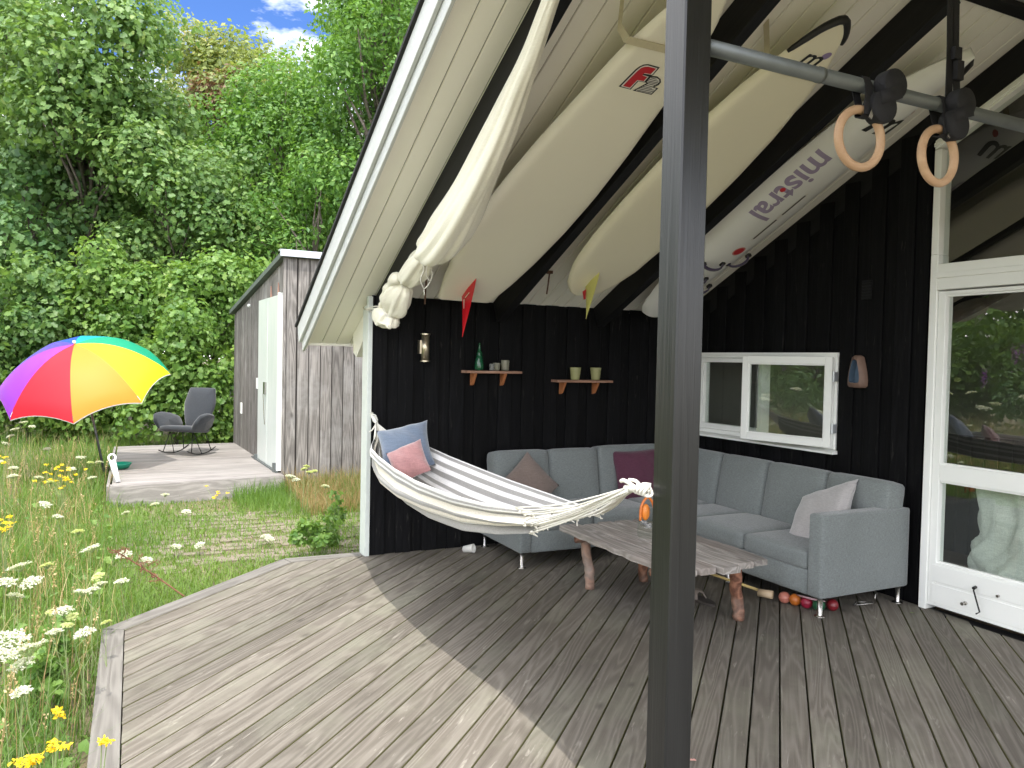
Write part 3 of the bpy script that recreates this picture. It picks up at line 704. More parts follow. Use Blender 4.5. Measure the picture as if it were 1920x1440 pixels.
def fin(root, s0, s1, depth, rake, y, mat, name='fin', extra=None, zb=None):
    b = MB(); pts = []
    for q in range(9):
        t = q/8; c0 = s0+(s1-s0)*0+(-rake)*t**1.3; c1 = s1-(s1-s0+rake)*.98*t**.75 if False else s1-(s1-(s0-rake))*t**1.15
        pts.append((c0, c1+.012*(1-t), -depth*t))
    vs = []; 
    for c0, c1, z in pts:
        th_ = .007*(1-.6*(-z/depth)); mid = (c0+c1)/2
        vs += [(c0, y, z), (mid, y+th_, z), (c1, y, z), (mid, y-th_, z)]
    fs = [(i*4+k, i*4+(k+1) % 4, (i+1)*4+(k+1) % 4, (i+1)*4+k) for i in range(8) for k in range(4)]+[(0, 3, 2, 1), (32, 33, 34, 35)]
    b.add(vs, fs); return link(name, b.mesh(name, mat, False), root)
mfr = plain('glossy_red_fin', (.60, .015, .025), .25, var=.05); mfy = plain('yellow_green_fin', (.58, .55, .17), .35, var=.06)
f1 = fin(r1, .07, .34, .30, .10, -.06, mfr)
b = MB()
for s_, dd in ((.20, 0), (.17, 0)): pass
b.add([(.145, -.0725, -.05), (.225, -.0725, -.05), (.225, -.0725, -.056), (.145, -.0725, -.056)], [(0, 1, 2, 3)])
b.add([(.115, -.0725, -.055), (.13, -.0725, -.055), (.10, -.0725, -.12), (.09, -.0725, -.12)], [(0, 1, 2, 3)]); link('fin_print', b.mesh('fin_print', WHT), f1)
r2, h2, z2f, w2f = surf('surfboard', 'long cream surfboard with a yellow fin and a black nose guard, middle of the three', 1.585, -.62, .25,
    [(0, .08), (.03, .13), (.15, .22), (.4, .30), (.8, .335), (1.2, .34), (1.6, .33), (2.0, .295), (2.35, .235), (2.6, .165), (2.78, .085), (2.86, .01)], .095, lambda s: .035*max(0, (s-2.0)/.9)**2, mat=mb2)
f2 = fin(r2, .14, .36, .24, .09, -.05, mfy)
b = MB(); b.add([(.10, -.0585, -.02), (.155, -.0585, -.03), (.12, -.0585, -.10), (.09, -.0585, -.09)], [(0, 1, 2, 3)]); link('fin_print', b.mesh('fin_print', RED), f2)
t2 = text_decal('logo', 'm', BLK, z2f, r2, .002, (2.555, -.07), D2R(90), .16, .3, .012, True, 1.1)
decal('logo_dot', [ell(2.64, .075, .03, .022, r=.8)], PUR, z2f, t2, .002)
b = MB(); b.tube(cr([(2.60, -.166, .03), (2.70, -.125, .03), (2.79, -.075, .035), (2.85, -.0, .04), (2.79, .075, .035), (2.72, .112, .03)], 3), [.010, .014, .016, .018, .019, .020, .021, .022, .023, .024, .023, .022, .020, .018, .015, .010], 8); link('nose_guard', b.mesh('nose_guard', BLK, True), r2)
r3, h3, z3f, w3f = surf('surfboard', 'pale grey windsurfing board with footstraps and lettering against the black wall', 2.52, -.34, .25,
    [(0, .12), (.1, .18), (.4, .235), (.9, .27), (1.5, .285), (2.1, .27), (2.5, .235), (2.8, .185), (3.0, .13), (3.15, .065), (3.22, .01)], .13, lambda s: -.05*max(0, (s-2.3)/.9)**2+.01, crownv=.03, mat=mb3)
# words read from the nose towards the tail
text_decal('lettering', 'mistral', SIL, z3f, r3, .003, (2.27, -.20), D2R(180), .25, .12, .022, True, 1.06)
decal('letter_dot', [ell(1.86, -.16, .022, .018)], RED, z3f, r3, .004)
sl_ = decal('mast_track', [[(1.28, .035), (1.88, .035), (1.88, .062), (1.28, .062)]], WHT, z3f, r3, .002)
decal('mast_slot', [[(1.30, .041), (1.56, .041), (1.56, .056), (1.30, .056)], [(1.62, .041), (1.86, .041), (1.86, .056), (1.62, .056)]], BLK, z3f, sl_, .0035)
decal('print_dot', [ell(1.12, .055, .058, .052)], plain('pale_red_print', (.6, .25, .2), .5), z3f, r3, .002); decal('print_dot', [ell(1.12, .055, .045, .040)], RED, z3f, r3, .0032)
lg = text_decal('logo', 'm', BLK, z3f, r3, .003, (2.52, -.12), D2R(90), .30, .3, .016, True, 1.05)
decal('logo_dot', [ell(2.70, .155, .026, .016, r=.8)], RED, z3f, lg, .003)
pst = fabric('purple_footstrap', (.06, .045, .09), 200, .3)
for (s_, y_, a_) in ((.98, .17, .9), (.92, -.05, 0.2), (.70, -.04, 0.), (.55, .1, .4)):
    b = MB(); pts = []
    for q in range(9):
        t = q/8*math.pi; d_ = .085*math.cos(t); pts.append((s_+d_*math.sin(a_), y_+d_*math.cos(a_), z3f(s_, y_)-.055*math.sin(t)-.006))
    b.tube(pts, .021, 8, flat=.35); fs_ = link('footstrap', b.mesh('footstrap', pst, True), r3)
    b = MB()
    for q in (0, 8): b.box(pts[q][0]-.02, pts[q][0]+.02, pts[q][1]-.016, pts[q][1]+.016, pts[q][2]-.012, pts[q][2]+.012)
    link('strap_anchor', b.mesh('strap_anchor', BLK), fs_)
b = MB(); b.tube([(3.06, .09, -.02), (3.16, .055, -.02), (3.21, -.0, -.02)], [.012, .016, .012], 8); link('nose_guard', b.mesh('nose_guard', BLK, True), r3)
# webbing slings that carry the boards
def sling(x0, y0, dz, yl, wf, hang, label, s_, k=0, mat=None, thick=.13, x_a=None, x_b=None, sh=(0, 0)):
    n = Vector((0, SN, CS)); u = Vector((0, -CS, SN)); o = Vector((x0, y0, ZT-dz-TN*y0))
    w_ = wf(s_)+.004; pts = []
    A = o+u*(s_+sh[0])+Vector(((x_a if x_a is not None else -w_-.05), 0, 0))+n*(dz*CS-.01)
    B = o+u*(s_+sh[1])+Vector(((x_b if x_b is not None else w_+.03), 0, 0))+n*(dz*CS-.01)
    P = [A, o+u*s_+Vector((-w_-.006, 0, 0))+n*.075, o+u*s_+Vector((-w_*.93, 0, 0))-n*.001, o+u*s_+Vector((-w_*.6, 0, 0))-n*.005, o+u*s_-n*.005, o+u*s_+Vector((w_*.6, 0, 0))-n*.005, o+u*s_+Vector((w_*.95, 0, 0))-n*.001, o+u*s_+Vector((w_+.006, 0, 0))+n*.075, B]
    b = MB(); vs = []
    for p in P: vs += [p-u*hang, p+u*hang, p+u*hang+n*.002, p-u*hang+n*.002]
    fs = [(i*4+k_, i*4+(k_+1) % 4, (i+1)*4+(k_+1) % 4, (i+1)*4+k_) for i in range(len(P)-1) for k_ in range(4)]
    b.add(vs, fs); o_ = b.build('webbing_sling', mat or M['strap'], smooth=False); tag(o_, label, 'strap', 'webbing slings under the ceiling'); return o_
sling(.66, -.44, .25, 0, w1f, .022, 'beige webbing sling round the cream board with the red logo', 2.66, sh=(.18, .1))
sling(1.585, -.62, .25, 0, w2f, .022, 'beige webbing sling over the black letters of the middle surfboard', 2.50, sh=(.1, .1))
sling(2.52, -.34, .25, 0, w3f, .020, 'pale webbing sling near the nose of the grey board', 2.82, sh=(.05, .05))
def low_hook(x, y, l, label):
    b = MB(); top = on_slope(x, y, -.001); b.box(top.x-.02, top.x+.02, top.y-.02, top.y+.02, top.z-.03, top.z-.006)
    b.tube([top-Vector((0, 0, .02)), top+Vector((.004, .03, -.12)), top+Vector((.01, .06, -l))], .007, 6); o_ = b.build('ceiling_hook', M['rust']); tag(o_, label, 'hook', 'hooks beside the surfboard tails')
low_hook(.33, -.36, .24, 'rusty hook with a cord beside the tail of the red finned board'); low_hook(1.33, -.52, .19, 'metal hook beside the tail of the yellow finned board')

# ------------------------------------------------------------------ rolled shade sail
sp = [(-3.08, 3.34, .028, -.02), (-2.93, 3.25, .034, -.012), (-2.72, 3.115, .045, .015), (-2.48, 2.97, .062, .04), (-2.22, 2.79, .082, .05), (-1.90, 2.595, .105, .055), (-1.62, 2.445, .122, .055), (-1.36, 2.355, .13, .06), (-1.20, 2.325, .115, .06), (-1.13, 2.31, .08, .06), (-1.08, 2.305, .035, .06),
      (-1.01, 2.275, .075, .06), (-.88, 2.225, .09, .06), (-.74, 2.18, .075, .06), (-.66, 2.16, .038, .06), (-.59, 2.12, .085, .06), (-.47, 2.05, .108, .065), (-.39, 1.995, .09, .06), (-.34, 1.965, .06, .055), (-.31, 1.935, .09, .05), (-.27, 1.895, .105, .045), (-.26, 1.855, .08, .045), (-.26, 1.83, .03, .045)]
sail = thing('shade_sail', 'cream canvas shade sail rolled, twisted and tied up under the porch rafter', 'shade sail', (.14, -1.2, 2.5))
C4 = cr([(p[3], p[0], p[1]) for p in sp], 7); R4 = cr([(p[2], 0, 0) for p in sp], 7)
b = MB(); n = 44; rings = []
for i, (c, r_) in enumerate(zip(C4, R4)):
    t_ = (C4[min(i+1, len(C4)-1)]-C4[max(i-1, 0)]).normalized(); a = t_.cross(Vector((0, 0, 1))).normalized(); up_ = a.cross(t_)
    r0 = max(r_.x, .02); tw = i*.045; ring = []
    for q in range(n):
        th_ = q*2*math.pi/n
        pinch = max(0, 1-(r0-.03)/.06); f_ = 1+.13*math.sin(3*th_+tw)+.08*math.sin(7*th_-tw*1.7)+.05*math.sin(13*th_+tw*2)+.05*math.sin(i*.35+th_*2)+.10*(.3+pinch)*abs(math.sin(10*th_+.3*math.sin(i*.5)))
        ring.append(c+(a*math.cos(th_)*.95+up_*math.sin(th_))*r0*f_)
    rings.append(ring)
vs = [v for r in rings for v in r]
b.add(vs, [(i*n+q, i*n+(q+1) % n, (i+1)*n+(q+1) % n, (i+1)*n+q) for i in range(len(rings)-1) for q in range(n)]+[tuple(range(n-1, -1, -1)), tuple((len(rings)-1)*n+q for q in range(n))])
o = b.build('canvas', M['canvas'], sail, True)
b = MB(); b.tube(cr([(.0, -.70, 2.19), (-.02, -.62, 2.165), (-.025, -.53, 2.12), (-.03, -.44, 2.07), (-.02, -.36, 2.02), (-.015, -.28, 1.985)], 5), [.022, .034, .042, .046, .044, .038, .036, .028, .026, .031, .037, .04, .036, .028, .024, .026, .03, .032, .028, .022, .02, .022, .024, .02, .014, .01], 12)
sk = b.build('canvas_tail', M['canvas'], sail, True)
b = MB()
for yk in (-1.08, -.66, -.34):
    i = min(range(len(C4)), key=lambda j: abs(C4[j].y-yk)); c = C4[i]
    t_ = (C4[i+1]-C4[i-1]).normalized(); a = t_.cross(Vector((0, 0, 1))).normalized(); u2 = a.cross(t_)
    for dd in (0, .014): b = MB(); b.tube([c+t_*dd+(a*math.cos(k*.5236)*.9+u2*math.sin(k*.5236))*(max(R4[i].x, .02)*1.2) for k in range(13)], .0055, 6); b.build('tie_cord', M['rope'], sail, True); b = MB()
for pth in ([(.04, -1.07, 2.27), (.06, -1.06, 2.21), (.05, -1.02, 2.14), (.09, -.98, 2.08)], [(.07, -1.06, 2.26), (.13, -1.03, 2.19), (.12, -1.0, 2.12), (.09, -.98, 2.08)], [(.09, -.98, 2.08), (.10, -.965, 2.04)], [(.08, -1.08, 2.27), (.08, -1.05, 2.18), (.12, -1.02, 2.13)]):
    b = MB(); b.tube(cr(pth, 4), .004, 5); b.build('cord_end', M['rope'], sail, True); b = MB()
for dz_ in (0, .02): b.tube(cr([(.02, -.35, 1.955+dz_), (-.02, -.18, 1.98+dz_), (-.045, .01, 1.985)], 4), .006, 5)
b.tube(cr([(.02, -.30, 1.92), (-.015, -.16, 1.95), (-.045, .01, 1.98)], 4), .004, 5)
b.build('tie_cord', M['rope'], sail, True)
b = MB(); b.tube([(-.036, .012, 1.985), (-.058, .012, 1.985), (-.068, .012, 1.997), (-.058, .012, 2.008)], .004, 6); o = b.build('screw_hook', M['brass']); tag(o, 'small brass screw hook on the corner post holding the sail cord', 'hook')

# ------------------------------------------------------------------ pull-up bar and gymnastic rings
bar = thing('pull_up_bar', 'galvanised steel pull up bar from the porch post to the wall', 'bar', (1.4, -4.16, 2.59))
b = MB(); b.tube([(-.132, -4.16, 2.59), (3.10, -4.16, 2.59)], .0245, 16); b.build('tube', M['steel'], bar, True)
b = MB(); b.tube([(.355, -4.16, 2.59), (.375, -4.16, 2.59)], .0265, 16); b.build('collar', M['steel'], bar, True); b = MB(); b.tube([(.95, -4.16, 2.59), (.955, -4.16, 2.59)], .0262, 16); b.build('collar', M['steel'], bar, True)
def ring(x, z, rx, label, strap_up, tilt):
    t = thing('gymnastic_ring', label, 'gymnastic ring', (x, -4.2, z), 'wooden gymnastic rings')
    c = Vector((x, -4.2, z)); Mz = Matrix.Rotation(rx, 3, 'Z')
    b = MB(); b.tube([c+Mz @ Vector((.096*math.cos(a), 0, .098*math.sin(a))) for a in [2*math.pi*i/40 for i in range(41)]], .0155, 12, cap=False); b.build('ring', M['ringwood'], t, True)
    b = MB()     # webbing over the bar down to the ring
    top = c+Mz @ Vector((.012, 0, .098))
    for sx_ in (-1, 1):
        P = [top+Mz @ Vector((0, .02*sx_, -.02)), top+Mz @ Vector((0, .02*sx_, .02)), Vector((x+.05, -4.16+.028*sx_, 2.585)), Vector((x+.05, -4.16+.012*sx_, 2.618)), Vector((x+.05, -4.16, 2.619))]
        vs = []; dx = Vector((.019, 0, 0))
        for p in P: vs += [p-dx, p+dx, p+dx+Vector((0, .002*sx_, 0)), p-dx+Vector((0, .002*sx_, 0))]
        b.add(vs, [(i*4+k, i*4+(k+1) % 4, (i+1)*4+(k+1) % 4, (i+1)*4+k) for i in range(4) for k in range(4)])
    P = [top+Mz @ Vector((0, s_*.02, -.02-.006*abs(1-abs(s_)))) for s_ in (-1, 0, 1)]
    vs = []
    for p in P: vs += [p-Vector((.019, 0, 0)), p+Vector((.019, 0, 0)), p+Vector((.019, 0, -.003)), p-Vector((.019, 0, .003))]
    b.add(vs, [(i*4+k, i*4+(k+1) % 4, (i+1)*4+(k+1) % 4, (i+1)*4+k) for i in range(2) for k in range(4)])
    if strap_up:
        for ox, tp in ((-.022, -.035), (.032, .022)):
            z1 = RZ-.05; yb_ = -4.19+(-.0); vs = []
            P = [Vector((x+.085+ox, yb_, 2.55)), Vector((x+.088+ox*.55, yb_+.01, 2.80)), Vector((x+.09+tp*.6, yb_+.02, zc(-4.17)-.02))]
            for p in P: vs += [p-Vector((.019, 0, 0)), p+Vector((.019, 0, 0)), p+Vector((.019, .003, 0)), p+Vector((-.019, .003, 0))]
            b.add(vs, [(i*4+k, i*4+(k+1) % 4, (i+1)*4+(k+1) % 4, (i+1)*4+k) for i in range(2) for k in range(4)])
        b.box(x+.085, x+.122, -4.205, -4.185, 2.68, 2.75); b.box(x+.075, x+.115, -4.20, -4.183, 2.755, 2.80)
    b.build('webbing', M['blackstrap'], t)
    # folded spare webbing: two thick rolls strapped together
    b = MB(); Mr_ = Matrix.Rotation(rx*.6, 3, 'Z') @ Matrix.Rotation(D2R(90), 3, 'X')
    for (dx_, dz_, rr, wd_) in ((.125-tilt, -.0, .052, .05), (.075-tilt*.5, -.085, .054, .05)):
        cc = Vector((x+dx_, -4.215, 2.585+dz_)); prof = [(.006, -wd_/2), (.012, -wd_/2-.001)]
        for k in range(6): prof += [(rr*(k+1)/6-.004, -wd_/2+.002), (rr*(k+1)/6, -wd_/2-.001)]
        prof += [(rr+.002, -wd_/2+.006), (rr+.002, wd_/2-.006), (rr, wd_/2), (.006, wd_/2)]
        b.lathe(prof, cc, 26, 0, Mr_)
    cc = Vector((x+.10-tilt*.7, -4.215, 2.545)); b.add([cc+Vector(v) for v in [(-.045, -.028, -.04), (.055, -.028, -.005), (.045, -.028, .04), (-.05, -.028, .005), (-.045, .028, -.04), (.055, .028, -.005), (.045, .028, .04), (-.05, .028, .005)]], [(0, 1, 2, 3), (7, 6, 5, 4), (0, 4, 5, 1), (1, 5, 6, 2), (2, 6, 7, 3), (3, 7, 4, 0)])
    b.build('folded_webbing', M['blackstrap'], t, True)
    b = MB(); q0 = top+Mz @ Vector((.006, -.03, -.008)); b.add([q0+Vector(v) for v in [(-.012, 0, -.022), (.002, 0, -.03), (.028, 0, .03), (.014, 0, .036), (-.012, .004, -.022), (.002, .004, -.03), (.028, .004, .03), (.014, .004, .036)]], [(0, 1, 2, 3), (7, 6, 5, 4), (0, 4, 5, 1), (1, 5, 6, 2), (2, 6, 7, 3), (3, 7, 4, 0)])
    bk = b.build('buckle', M['chrome'], t); b = MB()
    b.tube([q0+Vector((.018, -.001, .022)), q0+Vector((.018, -.003, .022))], .004, 8); b.tube([q0+Vector((-.002, -.001, -.018)), q0+Vector((-.002, -.003, -.018))], .004, 8); b.build('buckle_hole', M['darkmetal'], bk)
ring(.522, 2.389, D2R(-4), 'wooden gymnastic ring with a black roll of webbing, nearer the post', False, 0.)
ring(.932, 2.384, D2R(2), 'wooden gymnastic ring hanging in front of the gable window, straps up to the roof', True, .03)

# ------------------------------------------------------------------ sofa
def rbox(b, c, half, r, puff=(0, 0, 0), n=7, M3=None, mi=0, crease=0.):
    c = Vector(c); key = {}; vs = []; fs = []
    def P(u):
        h = Vector(half); inner = Vector([max(-h[i]+r, min(h[i]-r, u[i]*h[i])) for i in range(3)]); d = Vector([u[i]*h[i] for i in range(3)])-inner
        p = inner+(d.normalized()*r if d.length > 1e-6 else Vector())
        for i in range(3):
            j, k = (i+1) % 3, (i+2) % 3
            if abs(u[i]) > .999: p[i] += math.copysign(puff[i]*(1-u[j]**2)*(1-u[k]**2), u[i])
            elif puff[i]: p[i] += puff[i]*u[i]*(1-u[j]**2)*(1-u[k]**2)
        if crease: p += p.normalized()*crease*(math.sin(p.y*23+2*math.sin(p.z*9))*.5+math.sin(p.y*47+p.z*14+3*math.sin(p.z*11))*.35+math.sin(p.z*16-p.y*9)*.3)
        return p
    def idx(u):
        k = tuple(round(q, 4) for q in u)
        if k not in key:
            key[k] = len(vs); p = P(Vector(u)); vs.append((M3 @ p if M3 else p)+c)
        return key[k]
    hs = [max(2, n)]*3
    g_ = [math.sin(math.pi/2*(-1+2*i/n)) for i in range(n+1)]
    for ax in range(3):
        j, k = (ax+1) % 3, (ax+2) % 3
        for sg in (-1, 1):
            for a in range(n):
                for q in range(n):
                    U = []
                    for da, dq in ((0, 0), (1, 0), (1, 1), (0, 1)):
                        u = [0, 0, 0]; u[ax] = sg; u[j] = g_[a+da]; u[k] = g_[q+dq]; U.append(idx(u))
                    fs.append(tuple(U if sg > 0 else U[::-1]))
    b.add(vs, fs, mi)
sofa = thing('corner_sofa', 'grey woven corner sofa with steel legs along both black walls', 'sofa', (2.0, -.6, 0))
def spart(name, c, half, r, puff=(0, 0, 0), M3=None, n=8):
    b = MB(); rbox(b, c, half, r, puff, n, M3); return b.build(name, M['sofa'], sofa, True)
BZ0, BZ1 = .115, .285
b = MB(); rbox(b, ((1.05+3.04)/2, -.445, .2), (.995, .40, .0845), .012, n=4); b.build('base', M['sofa'], sofa, True)
b = MB(); rbox(b, (2.625, (-.85-2.465)/2, .2), (.405, .805, .0845), .012, n=4); b.build('base', M['sofa'], sofa, True)
spart('armrest', (.998, -.445, .375), (.050, .405, .255), .018, (.006, 0, 0))
spart('armrest', (2.63, -2.525, .388), (.415, .058, .270), .018, (.0, .006, 0))
for xa, xb in ((1.052, 1.61), (1.612, 2.21)): spart('seat_cushion', ((xa+xb)/2, -.50, .34), ((xb-xa)/2-.002, .35, .062), .028, (.002, .006, .018))
spart('seat_cushion', (2.62, -.50, .34), (.405, .352, .062), .03, (0, 0, .015))
for ya, yb in ((-.855, -1.28), (-1.282, -1.88), (-1.882, -2.463)): spart('seat_cushion', (2.52, (ya+yb)/2, .34), (.312, (ya-yb)/2-.002, .062), .028, (.006, .002, .02))
tA = Matrix.Rotation(D2R(-10), 3, 'X'); tB = Matrix.Rotation(D2R(10), 3, 'Y')
for xa, xb, dh in ((1.0, 1.53, 0), (1.532, 2.03, 0), (2.032, 2.78, .015)): spart('back_cushion', ((xa+xb)/2, -.17, .585+dh/2), ((xb-xa)/2-.002, .095, .245+dh/2), .045, (.004, .020, .004), tA)
for ya, yb in ((-.1, -.90), (-.902, -1.44), (-1.442, -2.03), (-2.032, -2.568)): spart('back_cushion', (2.90, (ya+yb)/2, .585), (.095, (ya-yb)/2-.002, .248), .045, (.02, .004, .004), tB)
legm = MB(); legm.lathe([(.026, .0), (.034, .002), (.034, .006), (.019, .010), (.0175, .012), (.0175, .116)], (0, 0, 0), 18); legmesh = legm.mesh('leg', M['chrome'], True)
for (lx, ly) in ((.985, -.815), (1.0, -.08), (2.245, -2.555), (2.99, -2.545), (2.25, -.87), (1.6, -.80), (2.25, -1.7), (2.98, -.1)):
    Ml = Matrix.Translation(Vector((lx, ly, 0))-sofa.location); link('leg', legmesh, sofa, Ml)

# pillows
def pillow(label, c, size, thick, rot, mat, ears=.12, sag=0., seed=0):
    b = MB(); n = 18; vs = []; fs = []; rr = random.Random(seed)
    ph = [rr.uniform(0, 6) for _ in range(6)]
    for sd in (1, -1):
        for i in range(n+1):
            for j in range(n+1):
                u, v = -1+2*i/n, -1+2*j/n; e = (1-u*u)*(1-v*v); e2 = max(0, e)**.42
                k = 1-ears*(1-abs(u)**2)*abs(v)**3*.6; k2 = 1-ears*(1-abs(v)**2)*abs(u)**3*.6
                wr = .10*math.sin(u*5+ph[0]+v*3)*math.sin(v*4+ph[1])+.06*math.sin(u*11+ph[2]+v*7)
                x = u*size/2*k2; y = v*size/2*k; z = sd*thick/2*e2*(1+wr)+.03*size*math.sin(u*2+ph[3])*math.cos(v*1.5+ph[4])
                z -= sag*(u*u)*size
                vs.append(rot @ Vector((x, y, z))+Vector(c))
    o0 = (n+1)**2
    for i in range(n):
        for j in range(n):
            a = i*(n+1)+j; fs.append((a, a+n+1, a+n+2, a+1)); fs.append((o0+a, o0+a+1, o0+a+n+2, o0+a+n+1))
    for i in range(n):
        fs.append((i*(n+1), o0+i*(n+1), o0+(i+1)*(n+1), (i+1)*(n+1))); a = i*(n+1)+n; fs.append((a, a+n+1, o0+a+n+1, o0+a))
        fs.append((i, i+1, o0+i+1, o0+i)); a = n*(n+1)+i; fs.append((a, o0+a, o0+a+1, a+1))
    b.add(vs, fs); o_ = b.build('pillow', mat, None, True); tag(o_, label, 'pillow'); return o_
def rot(face, spin=0, up=(0, 0, 1)):
    z = Vector(face).normalized(); x = Vector(up).cross(z).normalized(); y = z.cross(x); R_ = Matrix((x, y, z)).transposed(); return R_ @ Matrix.Rotation(D2R(spin), 3, 'Z')
pillow('pale grey velvet pillow leaning on the back by the right armrest', (2.64, -2.19, .575), .49, .15, rot((-.74, .22, .70), 33), M['plight'], seed=1)
pillow('plum pillow on the sofa behind the hammock knot', (2.38, -.36, .60), .46, .14, rot((-.25, -1, .35), 3), M['pplum'], seed=2)
pillow('taupe pillow behind the hammock on the left sofa seat', (1.26, -.38, .57), .40, .14, rot((0, -1, .35), 40), M['ptaupe'], seed=3)

# ------------------------------------------------------------------ hammock
ham = thing('hammock', 'striped grey and cream cotton hammock strung from the corner post to the porch post', 'hammock', (-.1, -1.8, .9))
HC = [(-.33, (-.045, 1.00), (-.02, .90), (.055, 1.02)), (-.42, (-.10, .955), (-.05, .81), (.12, 1.01)), (-.65, (-.165, .945), (-.07, .75), (.20, .975)), (-1.05, (-.24, .945), (-.09, .70), (.27, .925)), (-1.55, (-.29, .93), (-.10, .685), (.30, .90)), (-2.0, (-.30, .92), (-.11, .70), (.29, .895)),
      (-2.5, (-.29, .925), (-.11, .74), (.26, .905)), (-2.85, (-.25, .935), (-.11, .80), (.21, .92)), (-3.12, (-.20, .955), (-.12, .865), (.15, .945))]
ys = [h[0] for h in HC][::-1]
def hint(y, k, j): return float(np.interp(y, ys, [h[k][j] for h in HC][::-1]))
NU, NV = 70, 96
stripe = ([0]*3+[1]*2+[0]*2+[1]*4+[2]*4+[1]*5+[2]*5+[0]*3+[1]*5+[2]*6+[1]*5+[0]*4+[2]*3+[1]*5+[0]*4+[1]*4+[0]*4+[1]*3+[0]*5+[1]*4+[0]*4+[1]*4+[0]*4+[1]*3+[0]*3)
stripe = (stripe+[0]*NV)[:NV]
b = MB(); vs = []; fs = []; endfrac = {}
for i in range(NU+1):
    t = i/NU; y = -.33-(3.12-.33)*t
    for j in range(NV+1):
        v = j/NV; ext = 0
        yy = y
        if t > .5: yy = y-(t-.5)*2*(.10*math.sin(v*7.)+.10*(v-.5))
        N_ = [hint(y, 1, 0), hint(y, 1, 1)]; B_ = [hint(y, 2, 0), hint(y, 2, 1)]; F_ = [hint(y, 3, 0), hint(y, 3, 1)]
        a = v*2-1       # -1 near rim, 0 bottom, 1 far rim
        if a < 0: q = -a; x = B_[0]+(N_[0]-B_[0])*math.sin(q*math.pi/2)**.8; z = B_[1]+(N_[1]-B_[1])*(1-math.cos(q*math.pi/2))**1.05
        else: q = a; x = B_[0]+(F_[0]-B_[0])*math.sin(q*math.pi/2)**.8; z = B_[1]+(F_[1]-B_[1])*(1-math.cos(q*math.pi/2))**1.05
        cc = Vector(((N_[0]+F_[0])/2, 0, max(N_[1], F_[1]))); d_ = (Vector((x, 0, z))-cc).normalized()
        gather = (abs(t-.5)*2)**2
        w_ = math.sin(v*34+t*2)*(.008+.018*gather)+math.sin(v*71+1.3+2*t)*(.004+.010*gather)+math.sin(v*15-t*5)*.010+math.sin(v*23+t*9)*.004
        w_ *= min(1, 8*min(v, 1-v)+.3)
        x += d_.x*w_; z += d_.z*w_
        vs.append((x, yy, z))
for i in range(NU):
    for j in range(NV):
        a = i*(NV+1)+j; fs.append((a, a+1, a+NV+2, a+NV+1))
b.v = vs; b.f = fs; b.m = [stripe[j] for i in range(NU) for j in range(NV)]
hv = vs[:]
fab = b.build('fabric', [M['hwhite'], M['hgrey'], M['hcream']], ham, True)
sm = fab.modifiers.new('solid', 'SOLIDIFY'); sm.thickness = .003
KB = Vector((-.24, -3.985, 1.187)); KB2 = Vector((-.245, -4.09, 1.207)); KA = Vector((.01, -.15, 1.085))
for j in range(0, NV+1, 3):
    b = MB(); e = Vector(hv[NU*(NV+1)+j]); k_ = KB+Vector((random.uniform(-.012, .012), 0, random.uniform(-.012, .012)))
    mid = (e+k_)/2+Vector((0, 0, -.012-.01*random.random())); b.tube(cr([e, mid, k_], 4), .0032, 5); b.build('string', M['rope'], ham, True); b = MB()
    e = Vector(hv[j]); k_ = KA+Vector((random.uniform(-.008, .008), 0, random.uniform(-.01, .01))); b.tube([e, k_], .004, 5); b.build('string', M['rope'], ham, True)
b = MB()
for j in range(1, NV, 3):
    e = Vector(hv[NU*(NV+1)+j]); b.sphere(e+Vector((random.uniform(-.006, .006), -.004, 0)), .007, 5, sc=(1, 1.4, 1)); b.tube([e, e+Vector((random.uniform(-.02, .02), -.035, random.uniform(-.02, .02)))], .003, 4)
b.build('end_knots', M['rope'], ham, True)
b = MB()
b.tube(cr([KB+Vector((0, .03, -.004)), KB, KB+Vector((-.006, -.06, .006)), KB+Vector((-.006, -.085, .012)), KB2+Vector((.0, .03, 0)), KB2+Vector((.02, .012, .0))], 5), [.010]*5+[.013]*5+[.013]*5+[.011]*5+[.010]*6, 9)
b.tube(cr([KB+Vector((.0, -.02, .008)), KB+Vector((-.01, .02, .022)), KB+Vector((-.004, .05, .016))], 4), .007, 7); b.tube(cr([KB+Vector((0, -.06, .012)), KB+Vector((.006, -.02, .026)), KB+Vector((.0, .01, .026))], 4), .006, 7)
for q in range(4): b.tube([KB+Vector((-.004-.002*q, -.05-.02*q, .006))+Vector((.015*math.cos(a), .006*math.sin(a*2), .015*math.sin(a))) for a in [k*math.pi/6 for k in range(13)]], .005, 6)
b.build('knot_rope', M['rope'], ham, True)
b = MB(); b.tube(cr([KA, KA+Vector((-.01, .04, .03)), (.005, -.04, 1.135), (.0, -.045, 1.155)], 4), .013, 8)
for q in range(3): b.tube([KA+Vector((-.002, .03+.02*q, .02+.012*q))+Vector((.017*math.cos(a), 0, .017*math.sin(a))) for a in [k*math.pi/6 for k in range(13)]], .006, 6)
b.tube(cr([KA, KA+Vector((-.03, 0, -.05)), KA+Vector((-.06, -.01, -.07))], 3), .006, 6); b.tube([(-.01, -.03, 1.15), (-.01, -.055, 1.16), (-.01, -.05, 1.185)], .005, 6)
b.build('hanging_rope', M['rope'], ham, True)
pillow('slate blue velvet pillow at the head of the hammock', (.035, -.80, .965), .38, .15, rot((-.35, -.70, .62), 6, (0, .3, 1)), M['pblue'], ears=.2, seed=5)
pillow('small dusty pink pillow against the blue one in the hammock', (-.04, -1.10, .90), .255, .12, rot((-.55, -.70, .5), 28), M['ppink'], seed=6)

